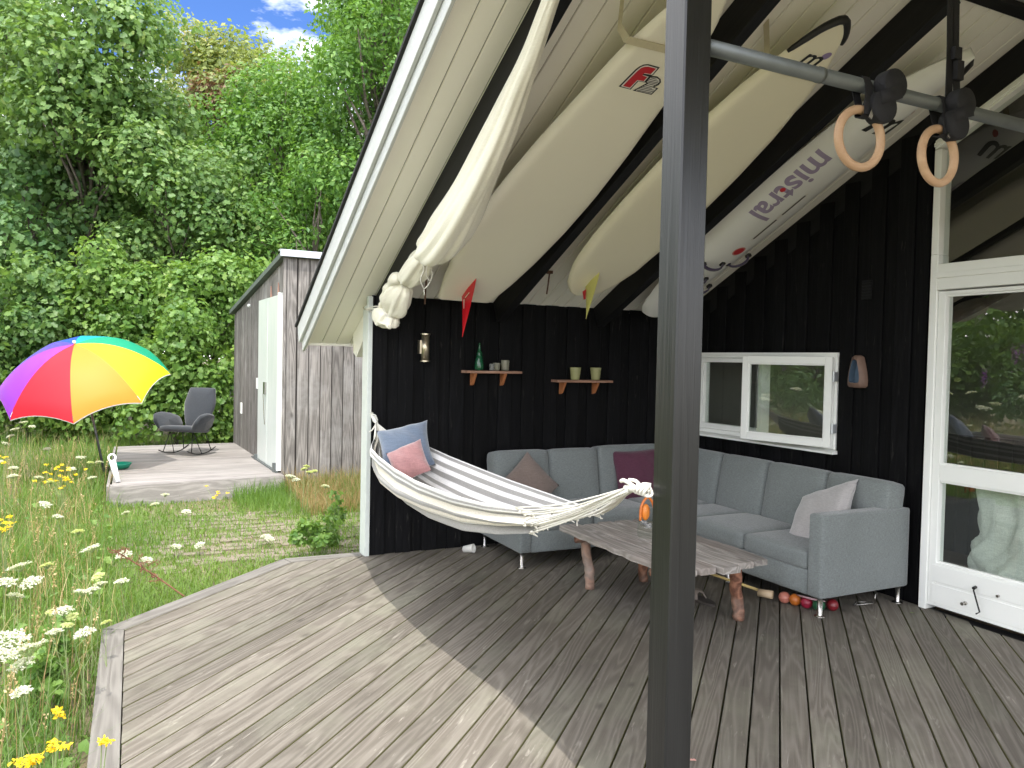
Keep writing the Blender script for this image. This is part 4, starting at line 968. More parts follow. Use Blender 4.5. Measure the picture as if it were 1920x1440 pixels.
# ------------------------------------------------------------------ table
mt_top = wood('weathered_table_wood', (.16, .145, .13), (.41, .38, .35), .8, 8., 9., .8, .8, .7, .2, (.24, .19, .165), .4)
mt_log = wood('peeling_bark_log', (.07, .028, .018), (.38, .18, .11), 6., 6., 7., .8, .85, 1., .2, (.34, .31, .27), .6)
table = thing('coffee_table', 'rustic plank coffee table with bark covered log legs', 'table', (1.42, -1.9, 0))
tx0, tx1 = 1.04, 1.80
wds = [.17, .14, .15, .155, .137]; x = tx0
for i, wd_ in enumerate(wds):
    b = MB(); rr = random.Random(20+i); n = 22; ya = -1.30+rr.uniform(-.02, .03); yb = -2.62+rr.uniform(-.035, .03); yb += (.03 if i == 4 else 0)
    e0 = [rr.uniform(-.006, .006) for _ in range(n+1)]; e1 = [rr.uniform(-.006, .006) for _ in range(n+1)]
    if i == 0: e0 = [e*3 for e in e0]
    if i == 4: e1 = [e*3+.01*math.sin(k*.5) for k, e in enumerate(e1)]
    lst = []; xm = x+wd_/2; ym = (ya+yb)/2
    for k in range(n+1):
        yy = yb+(ya-yb)*k/n; zz = .008*math.sin(k*.4+i); x0_, x1_ = x+.002+e0[k]*.6, x+wd_-.002+e1[k]*.6
        if k in (0, n): x0_ += .012; x1_ -= .012
        lst.append([(yy-ym, -(x0_-xm), -.02), (yy-ym, -(x1_-xm), -.02), (yy-ym, -(x1_-xm), .014+zz*.3), (yy-ym, -(x1_-.008-xm), .018+zz*.3), (yy-ym, -(x0_+.008-xm), .018+zz*.3), (yy-ym, -(x0_-xm), .014+zz*.3)])
    vs = [v for r in lst for v in r]; fs = [(a*6+k, (a+1)*6+k, (a+1)*6+(k+1) % 6, a*6+(k+1) % 6) for a in range(n) for k in range(6)]+[tuple(range(6)), tuple(n*6+k for k in range(5, -1, -1))]
    b.add(vs, fs); Mt = Matrix.Rotation(D2R(90), 4, 'Z'); Mt.translation = Vector((xm, ym, .405))-table.location
    link('plank', b.mesh('plank', mt_top), table, Mt); x += wd_
def log(name, p0, p1, r0, r1, seed):
    rr = random.Random(seed); p0, p1 = Vector(p0), Vector(p1); n = 14; pts = []; rs = []
    for k in range(n+1):
        t = k/n; pts.append(p0.lerp(p1, t)+Vector((rr.uniform(-.004, .004)+.012*math.sin(t*4+seed), rr.uniform(-.004, .004), 0))); rs.append((r0+(r1-r0)*t)*(1+rr.uniform(-.07, .07)))
    b = MB(); b.tube(pts, rs, 14); b.v = [tuple(Vector(v)+Vector((rr.uniform(-.002, .002), rr.uniform(-.002, .002), 0))) for v in b.v]
    return b.build(name, mt_log, table, True)
log('leg', (1.185, -1.47, 0), (1.165, -1.45, .384), .034, .036, 1); log('leg', (1.705, -2.40, 0), (1.69, -2.39, .384), .036, .040, 2)
log('leg', (1.66, -1.46, 0), (1.66, -1.48, .384), .034, .038, 3); log('leg', (1.19, -2.40, 0), (1.18, -2.38, .384), .035, .037, 4)
log('crossbar', (1.06, -2.37, .36), (1.78, -2.40, .36), .022, .024, 5); log('crossbar', (1.06, -1.48, .36), (1.78, -1.46, .36), .022, .024, 6)
# lantern on the table, mostly behind the post
lan = thing('glass_lantern', 'clear glass lantern with orange fruit standing on the coffee table', 'lantern', (1.40, -1.84, .425))
b = MB(); b.lathe([(.05, 0), (.062, .012), (.066, .06), (.06, .12), (.05, .13)], (1.40, -1.84, .426), 20, cap=False); b.build('jar', M['jar'], lan, True)
b = MB(); b.tube(cr([(1.345, -1.84, .545), (1.35, -1.84, .64), (1.40, -1.84, .70), (1.45, -1.84, .64), (1.455, -1.84, .545)], 4), .009, 8); b.build('handle', plain('orange_leather', (.62, .17, .03), .45), lan, True)
b = MB(); b.sphere((1.385, -1.84, .60), .045, 10, sc=(.7, .5, 1.25)); b.build('fruit', plain('orange_gourd', (.70, .22, .03), .4), lan, True)

# ------------------------------------------------------------------ small things by the sofa and on the walls
b = MB(); Mc = Matrix.Rotation(D2R(78), 3, 'Y') @ Matrix.Rotation(D2R(10), 3, 'X'); Mc = Matrix.Rotation(D2R(-40), 3, 'Z') @ Mc
b.lathe([(.026, -.045), (.027, -.045), (.036, .045), (.0375, .047), (.036, .047), (.030, .0), (.024, -.04)], (.79, -.22, .034), 20, 0, Mc, False)
tag(b.build('paper_cup', plain('white_paper_cup', (.75, .74, .70), .6), None, True), 'white paper cup lying on the deck boards by the black wall', 'cup')
mal = thing('croquet_mallet', 'croquet mallet with a pale handle lying under the sofa edge', 'mallet', (2.18, -1.9, .04))
b = MB(); b.tube([(2.13, -2.13, .052), (2.18, -2.215, .052)], [.026, .028], 16); b.build('head', plain('turned_ash', (.45, .34, .22), .5), mal, True)
b = MB(); b.tube([(2.15, -2.10, .06), (2.13, -1.25, .045)], .010, 8); b.build('handle', plain('yellow_handle_wood', (.48, .36, .14), .5), mal, True)
for nm, (x, y), colr in (('pink', (2.245, -2.255), (.42, .15, .11)), ('orange', (2.275, -2.32), (.45, .13, .02)), ('crimson', (2.30, -2.395), (.26, .012, .035)), ('green', (2.33, -2.47), (.012, .09, .04)), ('dark red', (2.42, -2.50), (.16, .012, .018))):
    b = MB(); b.sphere((x, y, .040), .039, 12); b.lathe([(.0393, -.004), (.0397, 0), (.0393, .004)], (x, y, .040), 24)
    tag(b.build('croquet_ball', plain(nm.replace(' ', '_')+'_lacquer', colr, .35), None, True), nm+' wooden croquet ball under the sofa corner', 'ball', 'croquet balls under the sofa')
b = MB(); b.tube([(2.25, -2.36, .085), (2.29, -2.44, .075), (2.33, -2.52, .08), (2.27, -2.46, .09), (2.25, -2.36, .085)], .0035, 6)
tag(b.build('wire_hoop', plain('pink_wire', (.6, .4, .42), .4), None, True), 'pink wire hoop lying over the croquet balls', 'hoop', 'croquet hoops')
b = MB(); b.tube([(2.62, -2.50, .012), (2.74, -2.56, .03), (2.80, -2.50, .012), (2.70, -2.45, .012), (2.62, -2.50, .012)], .004, 6); b.tube([(2.80, -2.52, .01), (2.80, -2.52, .07), (2.84, -2.5, .07), (2.84, -2.5, .01)], .004, 6)
tag(b.build('wire_hoop', M['chrome'], None, True), 'bare white wire hoops under the side of the armrest', 'hoop', 'croquet hoops')
shoe = thing('sandal', 'brown slip on sandal lying under the table beside the post', 'sandal', (1.74, -2.02, 0))
b = MB(); b.add([(1.74+.05*math.cos(a)*(1 if math.cos(a) > 0 else .8)+.0, -2.02+.12*math.sin(a), z) for z in (.003, .018) for a in [k*math.pi/10 for k in range(20)]], [tuple(range(19, -1, -1)), tuple(range(20, 40))]+[(k, (k+1) % 20, 20+(k+1) % 20, 20+k) for k in range(20)]); b.build('sole', plain('brown_rubber', (.05, .04, .035), .7), shoe)
b = MB(); b.tube(cr([(1.69, -2.00, .015), (1.71, -1.98, .055), (1.74, -1.97, .068), (1.77, -1.98, .055), (1.79, -2.00, .015)], 4), .022, 8, flat=.25); b.build('upper', plain('grey_leather', (.16, .13, .11), .6), shoe, True)

def shelf(x0, x1, y0, zt, label):
    t = thing('wall_shelf', label, 'shelf', ((x0+x1)/2, y0, zt), 'rustic shelves on the black wall'); rr = random.Random(int(x0*100))
    n = 12; b = MB(); L_ = x1-x0; vs = []
    for k in range(n+1):
        x = -L_/2+L_*k/n; f_ = -.115-.01*math.sin(k*.8+x0)-rr.uniform(0, .006)
        vs += [(x, 0, -.022), (x, f_, -.022), (x, f_+.004, -.003), (x, 0, 0)]
    b.add(vs, [(a*4+k, a*4+(k+1) % 4, (a+1)*4+(k+1) % 4, (a+1)*4+k) for a in range(n) for k in range(4)]+[(3, 2, 1, 0), tuple(n*4+k for k in range(4))])
    link('board', b.mesh('board', wood('shelf_wood_%d' % (x0*10), (.22, .11, .07), (.46, .30, .22), 1.2, 8, 5, .6, .7, .4, .1)), t)
    bm_ = plain('orange_bracket_wood', (.36, .135, .05), .6, var=.2)
    for xx in (-L_/2+.095, L_/2-.15):
        b = MB(); pr = [(0, -.0225), (-.095, -.0225), (-.085, -.04), (-.03, -.12), (0, -.13)]
        v2 = [(xx+o_, y_, z_) for o_ in (-.012, .012) for y_, z_ in pr]; b.add(v2, [(4, 3, 2, 1, 0), (5, 6, 7, 8, 9)]+[(k, (k+1) % 5, 5+(k+1) % 5, 5+k) for k in range(5)]); link('bracket', b.mesh('bracket', bm_), t)
shelf(.775, 1.30, -.018, 1.510, 'reddish wooden wall shelf carrying the green bottle and small glasses')
shelf(1.645, 2.235, -.018, 1.438, 'rustic wooden wall shelf carrying two green cups')
gg = bpy.data.materials.new('green_bottle_glass'); gg.use_nodes = True; pp = gg.node_tree.nodes['Principled BSDF']; pp.inputs['Base Color'].default_value = (.02, .16, .07, 1); pp.inputs['Transmission Weight'].default_value = .55; pp.inputs['Roughness'].default_value = .12
b = MB(); pf = [(.02, 0), (.034, .004), (.038, .02)]
for k in range(9): pf.append((.036-.0006*k*k*.4+.003*(k % 2), .03+k*.012))
pf += [(.024, .145), (.014, .165), (.010, .19), (.009, .225), (.006, .232)]
b.lathe(pf, (.915, -.075, 1.511), 20); tag(b.build('glass_bottle', gg, None, True), 'green faceted glass bottle with a tall neck on the left shelf', 'bottle')
def cup(x, z, r0, r1, h, label, mat, nm='glass_cup', cat='glass', grp=None, y=-.075):
    b = MB(); pf = [(r0, 0)]
    for k in range(1, 7): pf.append((r0+(r1-r0)*k/6+.0012*(k % 2), h*k/6))
    pf += [(r1-.003, h), (r0-.002, .008), (.001, .008)]
    b.lathe(pf, (x, y, z), 20); tag(b.build(nm, mat, None, True), label, cat, grp)
def gl(nm, col, tr, ro=.15):
    g_ = bpy.data.materials.new(nm); g_.use_nodes = True; q = g_.node_tree.nodes['Principled BSDF']; q.inputs['Base Color'].default_value = (*col, 1); q.inputs['Transmission Weight'].default_value = tr; q.inputs['Roughness'].default_value = ro; return g_
olive = gl('olive_pressed_glass', (.42, .42, .20), .35); smoke = gl('smoky_pressed_glass', (.35, .34, .26), .5)
cup(1.03, 1.511, .022, .024, .058, 'small clear tealight glass beside the green bottle', gl('clear_pressed_glass', (.6, .62, .6), .8), y=-.085)
cup(1.078, 1.511, .026, .034, .066, 'low olive tealight glass in the middle of the left shelf', smoke)
cup(1.158, 1.511, .034, .037, .092, 'taller ribbed glass tumbler at the right of the left shelf', smoke)
cup(1.86, 1.439, .038, .052, .112, 'green glass cup on the right shelf, the left one', olive, grp='green cups on the right shelf')
cup(2.075, 1.439, .038, .052, .112, 'green glass cup on the right shelf, nearer the corner', olive, grp='green cups on the right shelf')
lamp = thing('wall_lamp', 'cylindrical brushed metal wall lamp on the black wall', 'lamp', (.432, -.06, 1.69))
b = MB(); b.lathe([(.034, -.105), (.034, .105)], (.432, -.07, 1.69), 24); b.build('tube', M['brass'], lamp, True)
b = MB(); b.lathe([(.041, -.116), (.041, -.104)], (.432, -.07, 1.69), 24); b.build('rim', M['brass'], lamp); b = MB(); b.lathe([(.041, .104), (.041, .116)], (.432, -.07, 1.69), 24); b.build('rim', M['brass'], lamp)
b = MB(); b.box(.385, .40, -.075, -.018, 1.64, 1.75); b.box(.40, .44, -.04, -.018, 1.66, 1.72); b.build('bracket', M['brass'], lamp)
# ceramic niche on the right wall
cer = thing('ceramic_niche', 'brown stoneware wall niche glazed blue inside beside the small window', 'ornament', (WX-.03, -2.11, 1.57))
b = MB(); n = 24; outl = [(.001, .125), (.03, .11), (.045, .06), (.06, 0), (.068, -.06), (.066, -.10), (.05, -.115), (0, -.118), (-.05, -.115), (-.066, -.10), (-.068, -.06), (-.06, 0), (-.045, .06), (-.03, .11)]
inn = [(y*.66, z*.74+.004) for y, z in outl]; no = len(outl)
vs = [(0, y, z) for y, z in outl]+[(-.06, y*.9, z*.97) for y, z in outl]+[(-.068, y*1., z*.96) for y, z in inn]+[(-.012, y*.92, z*.95) for y, z in inn]
b.add(vs, [((r)*no+k, (r)*no+(k+1) % no, (r+1)*no+(k+1) % no, (r+1)*no+k) for r in (0, 1) for k in range(no)])
link('body', b.mesh('body', plain('brown_stoneware', (.16, .10, .075), .6, var=.3, scale=30), True), cer)
b = MB(); b.add(vs[2*no:], [(k, (k+1) % no, no+(k+1) % no, no+k) for k in range(no)]+[tuple(range(2*no-1, no-1, -1))]); link('glazed_hollow', b.mesh('glazed_hollow', plain('blue_glaze', (.08, .12, .17), .25, var=.3, scale=20)), cer)
# duvet behind the glass
b = MB(); rbox(b, (3.36, -3.28, .46), (.10, .40, .42), .095, (.08, .05, .06), 40, None, 0, .05)
dv = b.build('duvet', M['duvet'], None, True); tag(dv, 'crumpled white duvet hanging behind the lower door pane', 'duvet')

# ------------------------------------------------------------------ shed and its platform
shed = thing('garden_shed', 'grey larch clad garden shed with a sloping roof and a pale door', 'shed', (.06, 4.27, 0), rz=D2R(2.4))
HF, HB, SD, SWD = 2.90, 2.34, 4.12, 3.4
zr = lambda y: HF+(HB-HF)*y/SD
b = MB(); b.add([(.03, .03, GZ), (SWD, .03, GZ), (SWD, SD, GZ), (.03, SD, GZ), (.03, .03, HF), (SWD, .03, HF), (SWD, SD, HB), (.03, SD, HB)], [(3, 2, 1, 0), (4, 5, 6, 7), (0, 1, 5, 4), (1, 2, 6, 5), (2, 3, 7, 6), (3, 0, 4, 7)])
link('wall_core', b.mesh('wall_core', plain('shed_dark_underlay', (.03, .026, .024), .9)), shed)
def splank(c, dims, M3, mat=None): 
    key = ('s', tuple(round(d, 3) for d in dims)); M4 = M3.to_4x4(); M4.translation = Vector(c)
    mt = mat or M['shed']; k2 = (key, mt.name)
    if k2 not in _pc:
        lx, ly, lz = [d/2 for d in dims]; ch = .003; sec = [(-ly+ch, -lz), (ly-ch, -lz), (ly, -lz+ch), (ly, lz-ch), (ly-ch, lz), (-ly+ch, lz), (-ly, lz-ch), (-ly, -lz+ch)]
        q = MB(); q.add([(x, y, z) for x in (-lx, lx) for y, z in sec], [tuple(range(7, -1, -1)), tuple(range(8, 16))]+[(i, (i+1) % 8, 8+(i+1) % 8, 8+i) for i in range(8)]); _pc[k2] = q.mesh('shed_board', mt)
    return link('shed_board', _pc[k2], shed, M4)
MSF = basis((0, 0, 1), (0, -1, 0)); MSL = basis((0, 0, 1), (-1, 0, 0))
x = .0; i = 0
while x < 3.3:
    wd_ = .150 if i == 0 else .142
    splank((x+wd_/2-.02 if i == 0 else x+wd_/2, .012, (HF+GZ+.06)/2), (HF-GZ-.06, wd_+(.02 if i == 0 else 0), .024), MSF)
    x += wd_+.012; i += 1
y = .0; DY0, DY1, DZ0, DZ1 = .16, 1.60, .075, 2.40
i = 0
while y < SD-.1:
    wd_ = .118 if y > .1 else .128; yc_ = y+wd_/2
    if y < DY0-.02 or y > DY1-.01: z0 = GZ+.06
    else: z0 = DZ1+.01
    z1 = zr(y+wd_)-.03
    z1 = round(z1, 2); splank((.012, yc_+.0, (z0+z1)/2), (z1-z0, wd_, .024), MSL)
    y += wd_+.006
b = MB(); b.add([(-.0-.07, -.06, HF-.02), (SWD, -.06, HF-.02), (SWD, SD+.1, HB-.03), (-.07, SD+.1, HB-.03), (-.07, -.06, HF+.05), (SWD, -.06, HF+.05), (SWD, SD+.1, HB+.04), (-.07, SD+.1, HB+.04)], [(3, 2, 1, 0), (4, 5, 6, 7), (0, 1, 5, 4), (1, 2, 6, 5), (2, 3, 7, 6), (3, 0, 4, 7)])
link('roof', b.mesh('roof', plain('mossy_roof_edge', (.085, .11, .09), .8, var=.35, scale=15)), shed)
b = MB(); b.box(-.09, SWD, -.085, -.062, HF-.02, HF+.065); b.box(-.09, SWD, -.06, .05, HF+.052, HF+.07); link('roof_trim', b.mesh('roof_trim', M['metalwhite']), shed)
dr = MB(); dr.box(-.045, -.012, DY0+.07, DY1, DZ0, DZ1); dr.box(-.05, -.046, DY0+.75, DY0+.765, DZ0, DZ1-.0)
dob = link('door', dr.mesh('door', M['sheddoor']), shed); tag(dob, 'pale green sliding door panel')
b = MB(); b.box(-.055, .03, DY0, DY0+.066, DZ0, DZ1+.03); link('door_jamb', b.mesh('door_jamb', M['white']), shed)
b = MB(); b.box(-.075, -.04, DY0-.02, DY1+.3, .05, .072); b.box(-.09, -.03, DY0+.06, DY0+.13, .05, .17); b.box(-.085, -.03, DY1-.02, DY1+.06, .05, .13); link('door_track', b.mesh('door_track', M['steel']), shed)
b = MB(); b.box(-.07, -.0455, DY0+.80, DY0+.92, 1.05, 1.22); b.tube([(-.08, DY0+.86, 1.06), (-.055, DY0+.86, .62)], .006, 6)
link('handle', b.mesh('handle', M['chrome']), dob)
b = MB(); b.box(-.05, -.0, DY1+.03, DY1+.12, 1.10, 1.26); link('door_stop', b.mesh('door_stop', M['white']), shed)
b = MB(); b.box(-.02, -.0, 3.2, 3.3, .62, .80); link('vent_cover', b.mesh('vent_cover', M['white']), shed)
b = MB(); b.sphere((-.02, 2.55, 2.38), .03, 8); link('light_fitting', b.mesh('light_fitting', M['white'], True), shed)
for (yy, zz) in ((.42, 2.41), (.9, 2.40)):
    b = MB(); b.add([(-.012, yy-.05, zz), (-.012, yy+.05, zz), (-.012, yy+.01, zz+.17), (-.002, yy-.05, zz), (-.002, yy+.05, zz), (-.002, yy+.01, zz+.17)], [(0, 2, 1), (3, 4, 5), (0, 1, 4, 3), (1, 2, 5, 4), (2, 0, 3, 5)]); link('splintered_edge', b.mesh('splintered_edge', M['shedred']), shed)

plat = bpy.data.objects.new('platform', None); COL.objects.link(plat); tag(plat, 'low bleached timber platform beside the shed', kind='structure')
pp_ = [(-1.93, 4.06), (.06, 4.36), (-.10, 8.28), (-1.93, 8.17)]
board_field(pp_, D2R(3.0), .140, .009, .018, .05, 'platform_board', [M['plat'], M['plat']], plat)
b = MB()
def strip(b, p, q, th_, z0, z1):
    p, q = Vector(p), Vector(q); t = (q-p).normalized(); n_ = Vector((t.y, -t.x)); v = [p, q, q+n_*th_, p+n_*th_]
    b.add([(a.x, a.y, z) for z in (z0, z1) for a in v], [(3, 2, 1, 0), (4, 5, 6, 7), (0, 1, 5, 4), (1, 2, 6, 5), (2, 3, 7, 6), (3, 0, 4, 7)])
strip(b, (-1.955, 3.92), (.05, 4.22), .032, GZ-.05, .046); b.build('platform_fascia', M['plat'], plat)
b = MB(); strip(b, (-1.955, 8.2), (-1.955, 3.95), .03, GZ-.05, .046); b.build('platform_fascia', M['plat'], plat)
Mp = Matrix.Rotation(D2R(8.5), 4, 'Z'); Mp.translation = (-.95, 4.135, .034)
b = MB(); b.box(-1.01, 1.0, -.070, .070, -.018, .018); link('platform_board', b.mesh('platform_board', M['plat']), plat, Mp)

# ------------------------------------------------------------------ rocking chair
ch = thing('rocking_chair', 'charcoal felt rocking armchair on thin wire runners, on the shed platform', 'chair', (-.95, 6.75, .05), rz=D2R(0))
RC = Matrix.Rotation(D2R(-38), 4, 'Z')      # local -Y is the front
def slab(poly3, thick, name, nrm, par=ch, n=1, smooth=True, bev=.03):
    """upholstered slab over a 3D outline with a soft pillowed face"""
    c = sum((Vector(p) for p in poly3), Vector())/len(poly3); nv = Vector(nrm).normalized(); k = len(poly3); b = MB(); vs = []
    lays = [(1, -thick/2+bev*.6), (1.02, 0), (1, thick/2-bev*.6), (.93, thick/2-.004), (.6, thick/2+.008), (.0, thick/2+.012)]
    lays = [(0, -thick/2-.006), (.93, -thick/2)]+lays
    for sc, h in lays:
        for p in poly3: vs.append(c+(Vector(p)-c)*max(sc, .001)+nv*h)
    b.add(vs, [(a*k+i, a*k+(i+1) % k, (a+1)*k+(i+1) % k, (a+1)*k+i) for a in range(len(lays)-1) for i in range(k)])
    b.v = [tuple(RC.to_3x3() @ Vector(v)) for v in b.v]
    return link(name, b.mesh(name, M['chairfab'], smooth), par)
def smoothpoly(P, n=5):
    P = [Vector(p) for p in P]; o_ = []
    for i in range(len(P)):
        a, b_, c, d_ = P[i-1], P[i], P[(i+1) % len(P)], P[(i+2) % len(P)]
        for k in range(n):
            t = k/n; o_.append(b_.lerp(c, t)*.55+.45*.5*((2*b_)+(c-a)*t+(2*a-5*b_+4*c-d_)*t*t+(3*b_-a-3*c+d_)*t**3))
    return o_
bk = lambda x, h: (x, .20+.30*(h-.42), h+.0)      # leaning back plane
slab(smoothpoly([bk(-.15, .40), bk(.15, .40), bk(.235, .62), bk(.26, .78), bk(.22, .97), bk(.19, 1.01), bk(-.19, 1.01), bk(-.22, .97), bk(-.26, .78), bk(-.235, .62)]), .075, 'backrest', (0, -.96, .28))
slab(smoothpoly([(-.27, -.30, .42), (.27, -.30, .42), (.30, -.05, .395), (.22, .22, .375), (-.22, .22, .375), (-.30, -.05, .395)]), .09, 'seat', (0, -.05, 1))
for s_ in (-1, 1):
    slab(smoothpoly([(s_*.27, -.29, .41), (s_*.34, -.33, .52), (s_*.395, -.26, .625), (s_*.40, -.10, .65), (s_*.37, .08, .62), (s_*.30, .20, .56), (s_*.24, .20, .42), (s_*.27, -.05, .37)][::s_]), .065, 'armrest', (-1*s_, -.1, .4))
b = MB()
for s_ in (-1, 1):
    x = s_*.24; run = [(x, -.36+.72*q/14, .022+.30*((q/14-.5)**2)) for q in range(15)]
    b.tube(run, .008, 8); b.tube([(x, -.26, .06), (x*.8, -.16, .37)], .007, 8); b.tube([(x, .24, .06), (x*.8, .14, .36)], .007, 8); b.tube([(x, .0, .022), (x*.8, -.16, .37)], .006, 8)
b.tube([(-.20, -.16, .365), (.20, -.16, .365)], .007, 8); b.tube([(-.20, .14, .355), (.20, .14, .355)], .007, 8); b.tube([(-.24, .24, .06), (.19, .14, .355)], .005, 6)
b.v = [tuple(RC.to_3x3() @ Vector(v)) for v in b.v]
link('runner_frame', b.mesh('runner_frame', M['darkmetal'], True), ch)

# ------------------------------------------------------------------ rainbow parasol
par = thing('parasol', 'rainbow panelled beach parasol tilted over the grass beside the platform', 'parasol', (-2.0, 5.75, GZ))
HUBP = Vector((-2.285, 5.66, 1.19)); ax = Vector((-.20, -.40, .90)).normalized()
U = Vector((1, 0, 0)); U = (U-ax*U.dot(ax)).normalized(); V_ = ax.cross(U)
RR, HH = 1.05, .56; NP = 8
cols = {'red': (.72, .012, .03), 'orange': (.88, .27, .02), 'yellow': (.90, .72, .01), 'green': (.0, .33, .17), 'teal': (.0, .36, .42), 'blue': (.01, .08, .48), 'indigo': (.07, .05, .42), 'purple': (.30, .04, .55)}
def dome(r, th_, sc=1):
    k = r/RR; z = HH*(1-k**2.3); rr = r
    return HUBP+(U*math.cos(th_)+V_*math.sin(th_))*rr+ax*(z-.0)
def parmat(nm, c):
    mt, t, p, o = newmat(nm); p.inputs['Base Color'].default_value = (*c, 1); p.inputs['Roughness'].default_value = .55
    tr = N('ShaderNodeBsdfTranslucent', t); tr.inputs[0].default_value = (*[min(1, x*1.1) for x in c], 1); ms = N('ShaderNodeMixShader', t); ms.inputs[0].default_value = .35
    t.links.new(p.outputs[0], ms.inputs[1]); t.links.new(tr.outputs[0], ms.inputs[2]); t.links.new(ms.outputs[0], o.inputs[0]); return mt
th0 = math.atan2((Vector((-.16, -1, 0))).dot(V_), Vector((-.16, -1, 0)).dot(U))   # seam facing the terrace
order = ['orange', 'yellow', 'green', 'teal', 'blue', 'indigo', 'purple', 'red']
trim = fabric('white_parasol_hem', (.75, .75, .74), 300)
for i, nm in enumerate(order):
    a0 = th0+i*2*math.pi/NP; a1 = a0+2*math.pi/NP; b = MB(); vs = []; nr, na = 14, 10
    for p in range(nr+1):
        for q in range(na+1):
            t = q/na; th_ = a0+(a1-a0)*t; r = RR*p/nr
            chord = math.cos(math.pi/NP)/math.cos((t-.5)*2*math.pi/NP); rr = r*(1+(chord-1)*(.85*(p/nr)**1.5))
            rr *= 1-.018*math.sin(math.pi*t)*(p/nr)**6
            v = dome(rr, th_); sagg = .035*math.sin(math.pi*t)*(p/nr)*(1-(p/nr)*.5)
            if p == nr: v = v-ax*.035*(1)-ax*.0
            vs.append(v-ax*sagg)
    b.add(vs, [(p*(na+1)+q, p*(na+1)+q+1, (p+1)*(na+1)+q+1, (p+1)*(na+1)+q) for p in range(nr) for q in range(na)])
    pn_ = b.build('panel', parmat(nm+'_nylon', cols[nm]), par, True); tag(pn_, nm+' panel of the rainbow canopy')
    b = MB(); row = vs[nr*(na+1):]; b.add([v+ax*.001 for v in row]+[v-ax*.012 for v in row], [(q, q+1, na+2+q, na+1+q) for q in range(na)]); sm = b.build('hem', trim, pn_, rel=False)
    sm.data.transform(Matrix.Translation(-par.location))
ground_pt = Vector((-2.0, 5.78, GZ-.15)); top = HUBP+ax*(HH+.03); kink = HUBP+ax*.02
b = MB(); b.tube([ground_pt, kink], .016, 10); b.tube([kink, top], .012, 10); b.build('pole', plain('grey_pole', (.10, .11, .12), .4, .5), par, True)
b = MB(); b.sphere(top, .022, 8); b.build('finial', M['white'], par, True)
b = MB()
for i in range(NP):
    a0 = th0+i*2*math.pi/NP; pts = [dome(RR*q/8*.99, a0)-ax*.012 for q in range(9)]; b.tube(pts, .004, 4); b.tube([HUBP+ax*.16, dome(RR*.5, a0)-ax*.014], .0035, 4)
b.build('ribs', M['chrome'], par)
b = MB(); b.lathe([(.03, 0), (.032, .05), (.028, .22), (.02, .24)], (-2.02, 5.77, GZ), 12); b.build('ground_sleeve', M['darkmetal'], par, True)

gw = thing('water_toy', 'small green plastic tray with a notch at the platform corner', 'tray', (-1.86, 5.35, .05))
b = MB(); b.lathe([(.10, .02), (.135, .07), (.14, .085), (.13, .085), (.10, .035), (.001, .03)], (-1.86, 5.35, .05), 24, 0, Matrix.Diagonal((1.0, .8, 1)).to_3x3() if False else None); b.build('tray', plain('green_plastic', (.0, .20, .12), .4), gw, True)
b = MB(); b.lathe([(.03, 0), (.03, .03), (.02, .035)], (-1.86, 5.35, .05), 12); b.build('foot', plain('green_plastic_foot', (.0, .14, .08), .4), gw)
bt = thing('white_pump', 'white plastic pump with a ring handle leaning on the platform corner', 'pump', (-1.91, 4.15, .05))
b = MB(); b.tube([(-1.87, 4.18, .055), (-1.93, 4.28, .30)], [.030, .036], 12); b.build('body', plain('white_plastic', (.8, .8, .8), .35), bt, True)
b = MB(); b.tube([Vector((-1.935, 4.29, .335))+Vector((.038*math.cos(a), .01, .042*math.sin(a))) for a in [k*math.pi/10 for k in range(21)]], .012, 8, cap=False); b.build('ring_handle', plain('white_plastic_ring', (.8, .8, .8), .35), bt, True)

# ------------------------------------------------------------------ trees and shrubs
def limbs(b, base, clumps, r0, seed, topf=.75, lean=(0, 0)):
    rr = random.Random(seed); base = Vector(base); zt_ = max(c[2] for c in clumps); cx = sum(c[0] for c in clumps)/len(clumps); cy = sum(c[1] for c in clumps)/len(clumps)
    tp = Vector((cx*.8+base.x*.2+lean[0], cy*.8+base.y*.2+lean[1], base.z+(zt_-base.z)*topf)); pts = []; n = 9
    for k in range(n+1):
        t = k/n; pts.append(base.lerp(tp, t)+Vector((rr.uniform(-1, 1), rr.uniform(-1, 1), 0))*.10*math.sin(t*3.1)*2)
    b.tube(pts, [r0*(1-.8*k/n) for k in range(n+1)], 9)
    for c in clumps:
        c_ = Vector(c[:3]); t = max(.12, min(.95, (c_.z-base.z)/(tp.z-base.z)*.65)); k = t*n; p = pts[int(k)].lerp(pts[min(n, int(k)+1)], k-int(k))
        m_ = p.lerp(c_, .5)+Vector((rr.uniform(-.2, .2), rr.uniform(-.2, .2), rr.uniform(-.1, .3)))
        b.tube([p, m_, c_+Vector((0, 0, -.1))], [r0*.32*(1-t*.5), r0*.18, r0*.06], 5)
def tree(kind, label, cat, base, cl, per, size, shape, mat, r0=.14, group=None, seed=1, topf=.75, barkm=None):
    t = thing(kind, label, cat, tuple(base), group)
    b = MB(); limbs(b, base, cl, r0, seed, topf); b.build('trunk', barkm or M['bark'], t, True)
    V, F, r = crown(cl, per, size, shape); V = V-np.array(base); o_ = link('crown', fastmesh('crown', V, F, mat, r), t)
    return t
def blobs(n, cen, ext, r, seed, shell=.55):
    q = np.random.default_rng(seed); o_ = []
    for i in range(n):
        d = q.normal(size=3); d /= np.linalg.norm(d); k = q.uniform(shell, 1)
        o_.append((cen[0]+d[0]*ext[0]*k, cen[1]+d[1]*ext[1]*k, cen[2]+d[2]*ext[2]*k, r*q.uniform(.65, 1.25)))
    return o_
def A(px, py, dep): v = at(px, py, dep); return (v.x, v.y, v.z)
GBY = 'trees closing the garden behind the shed'
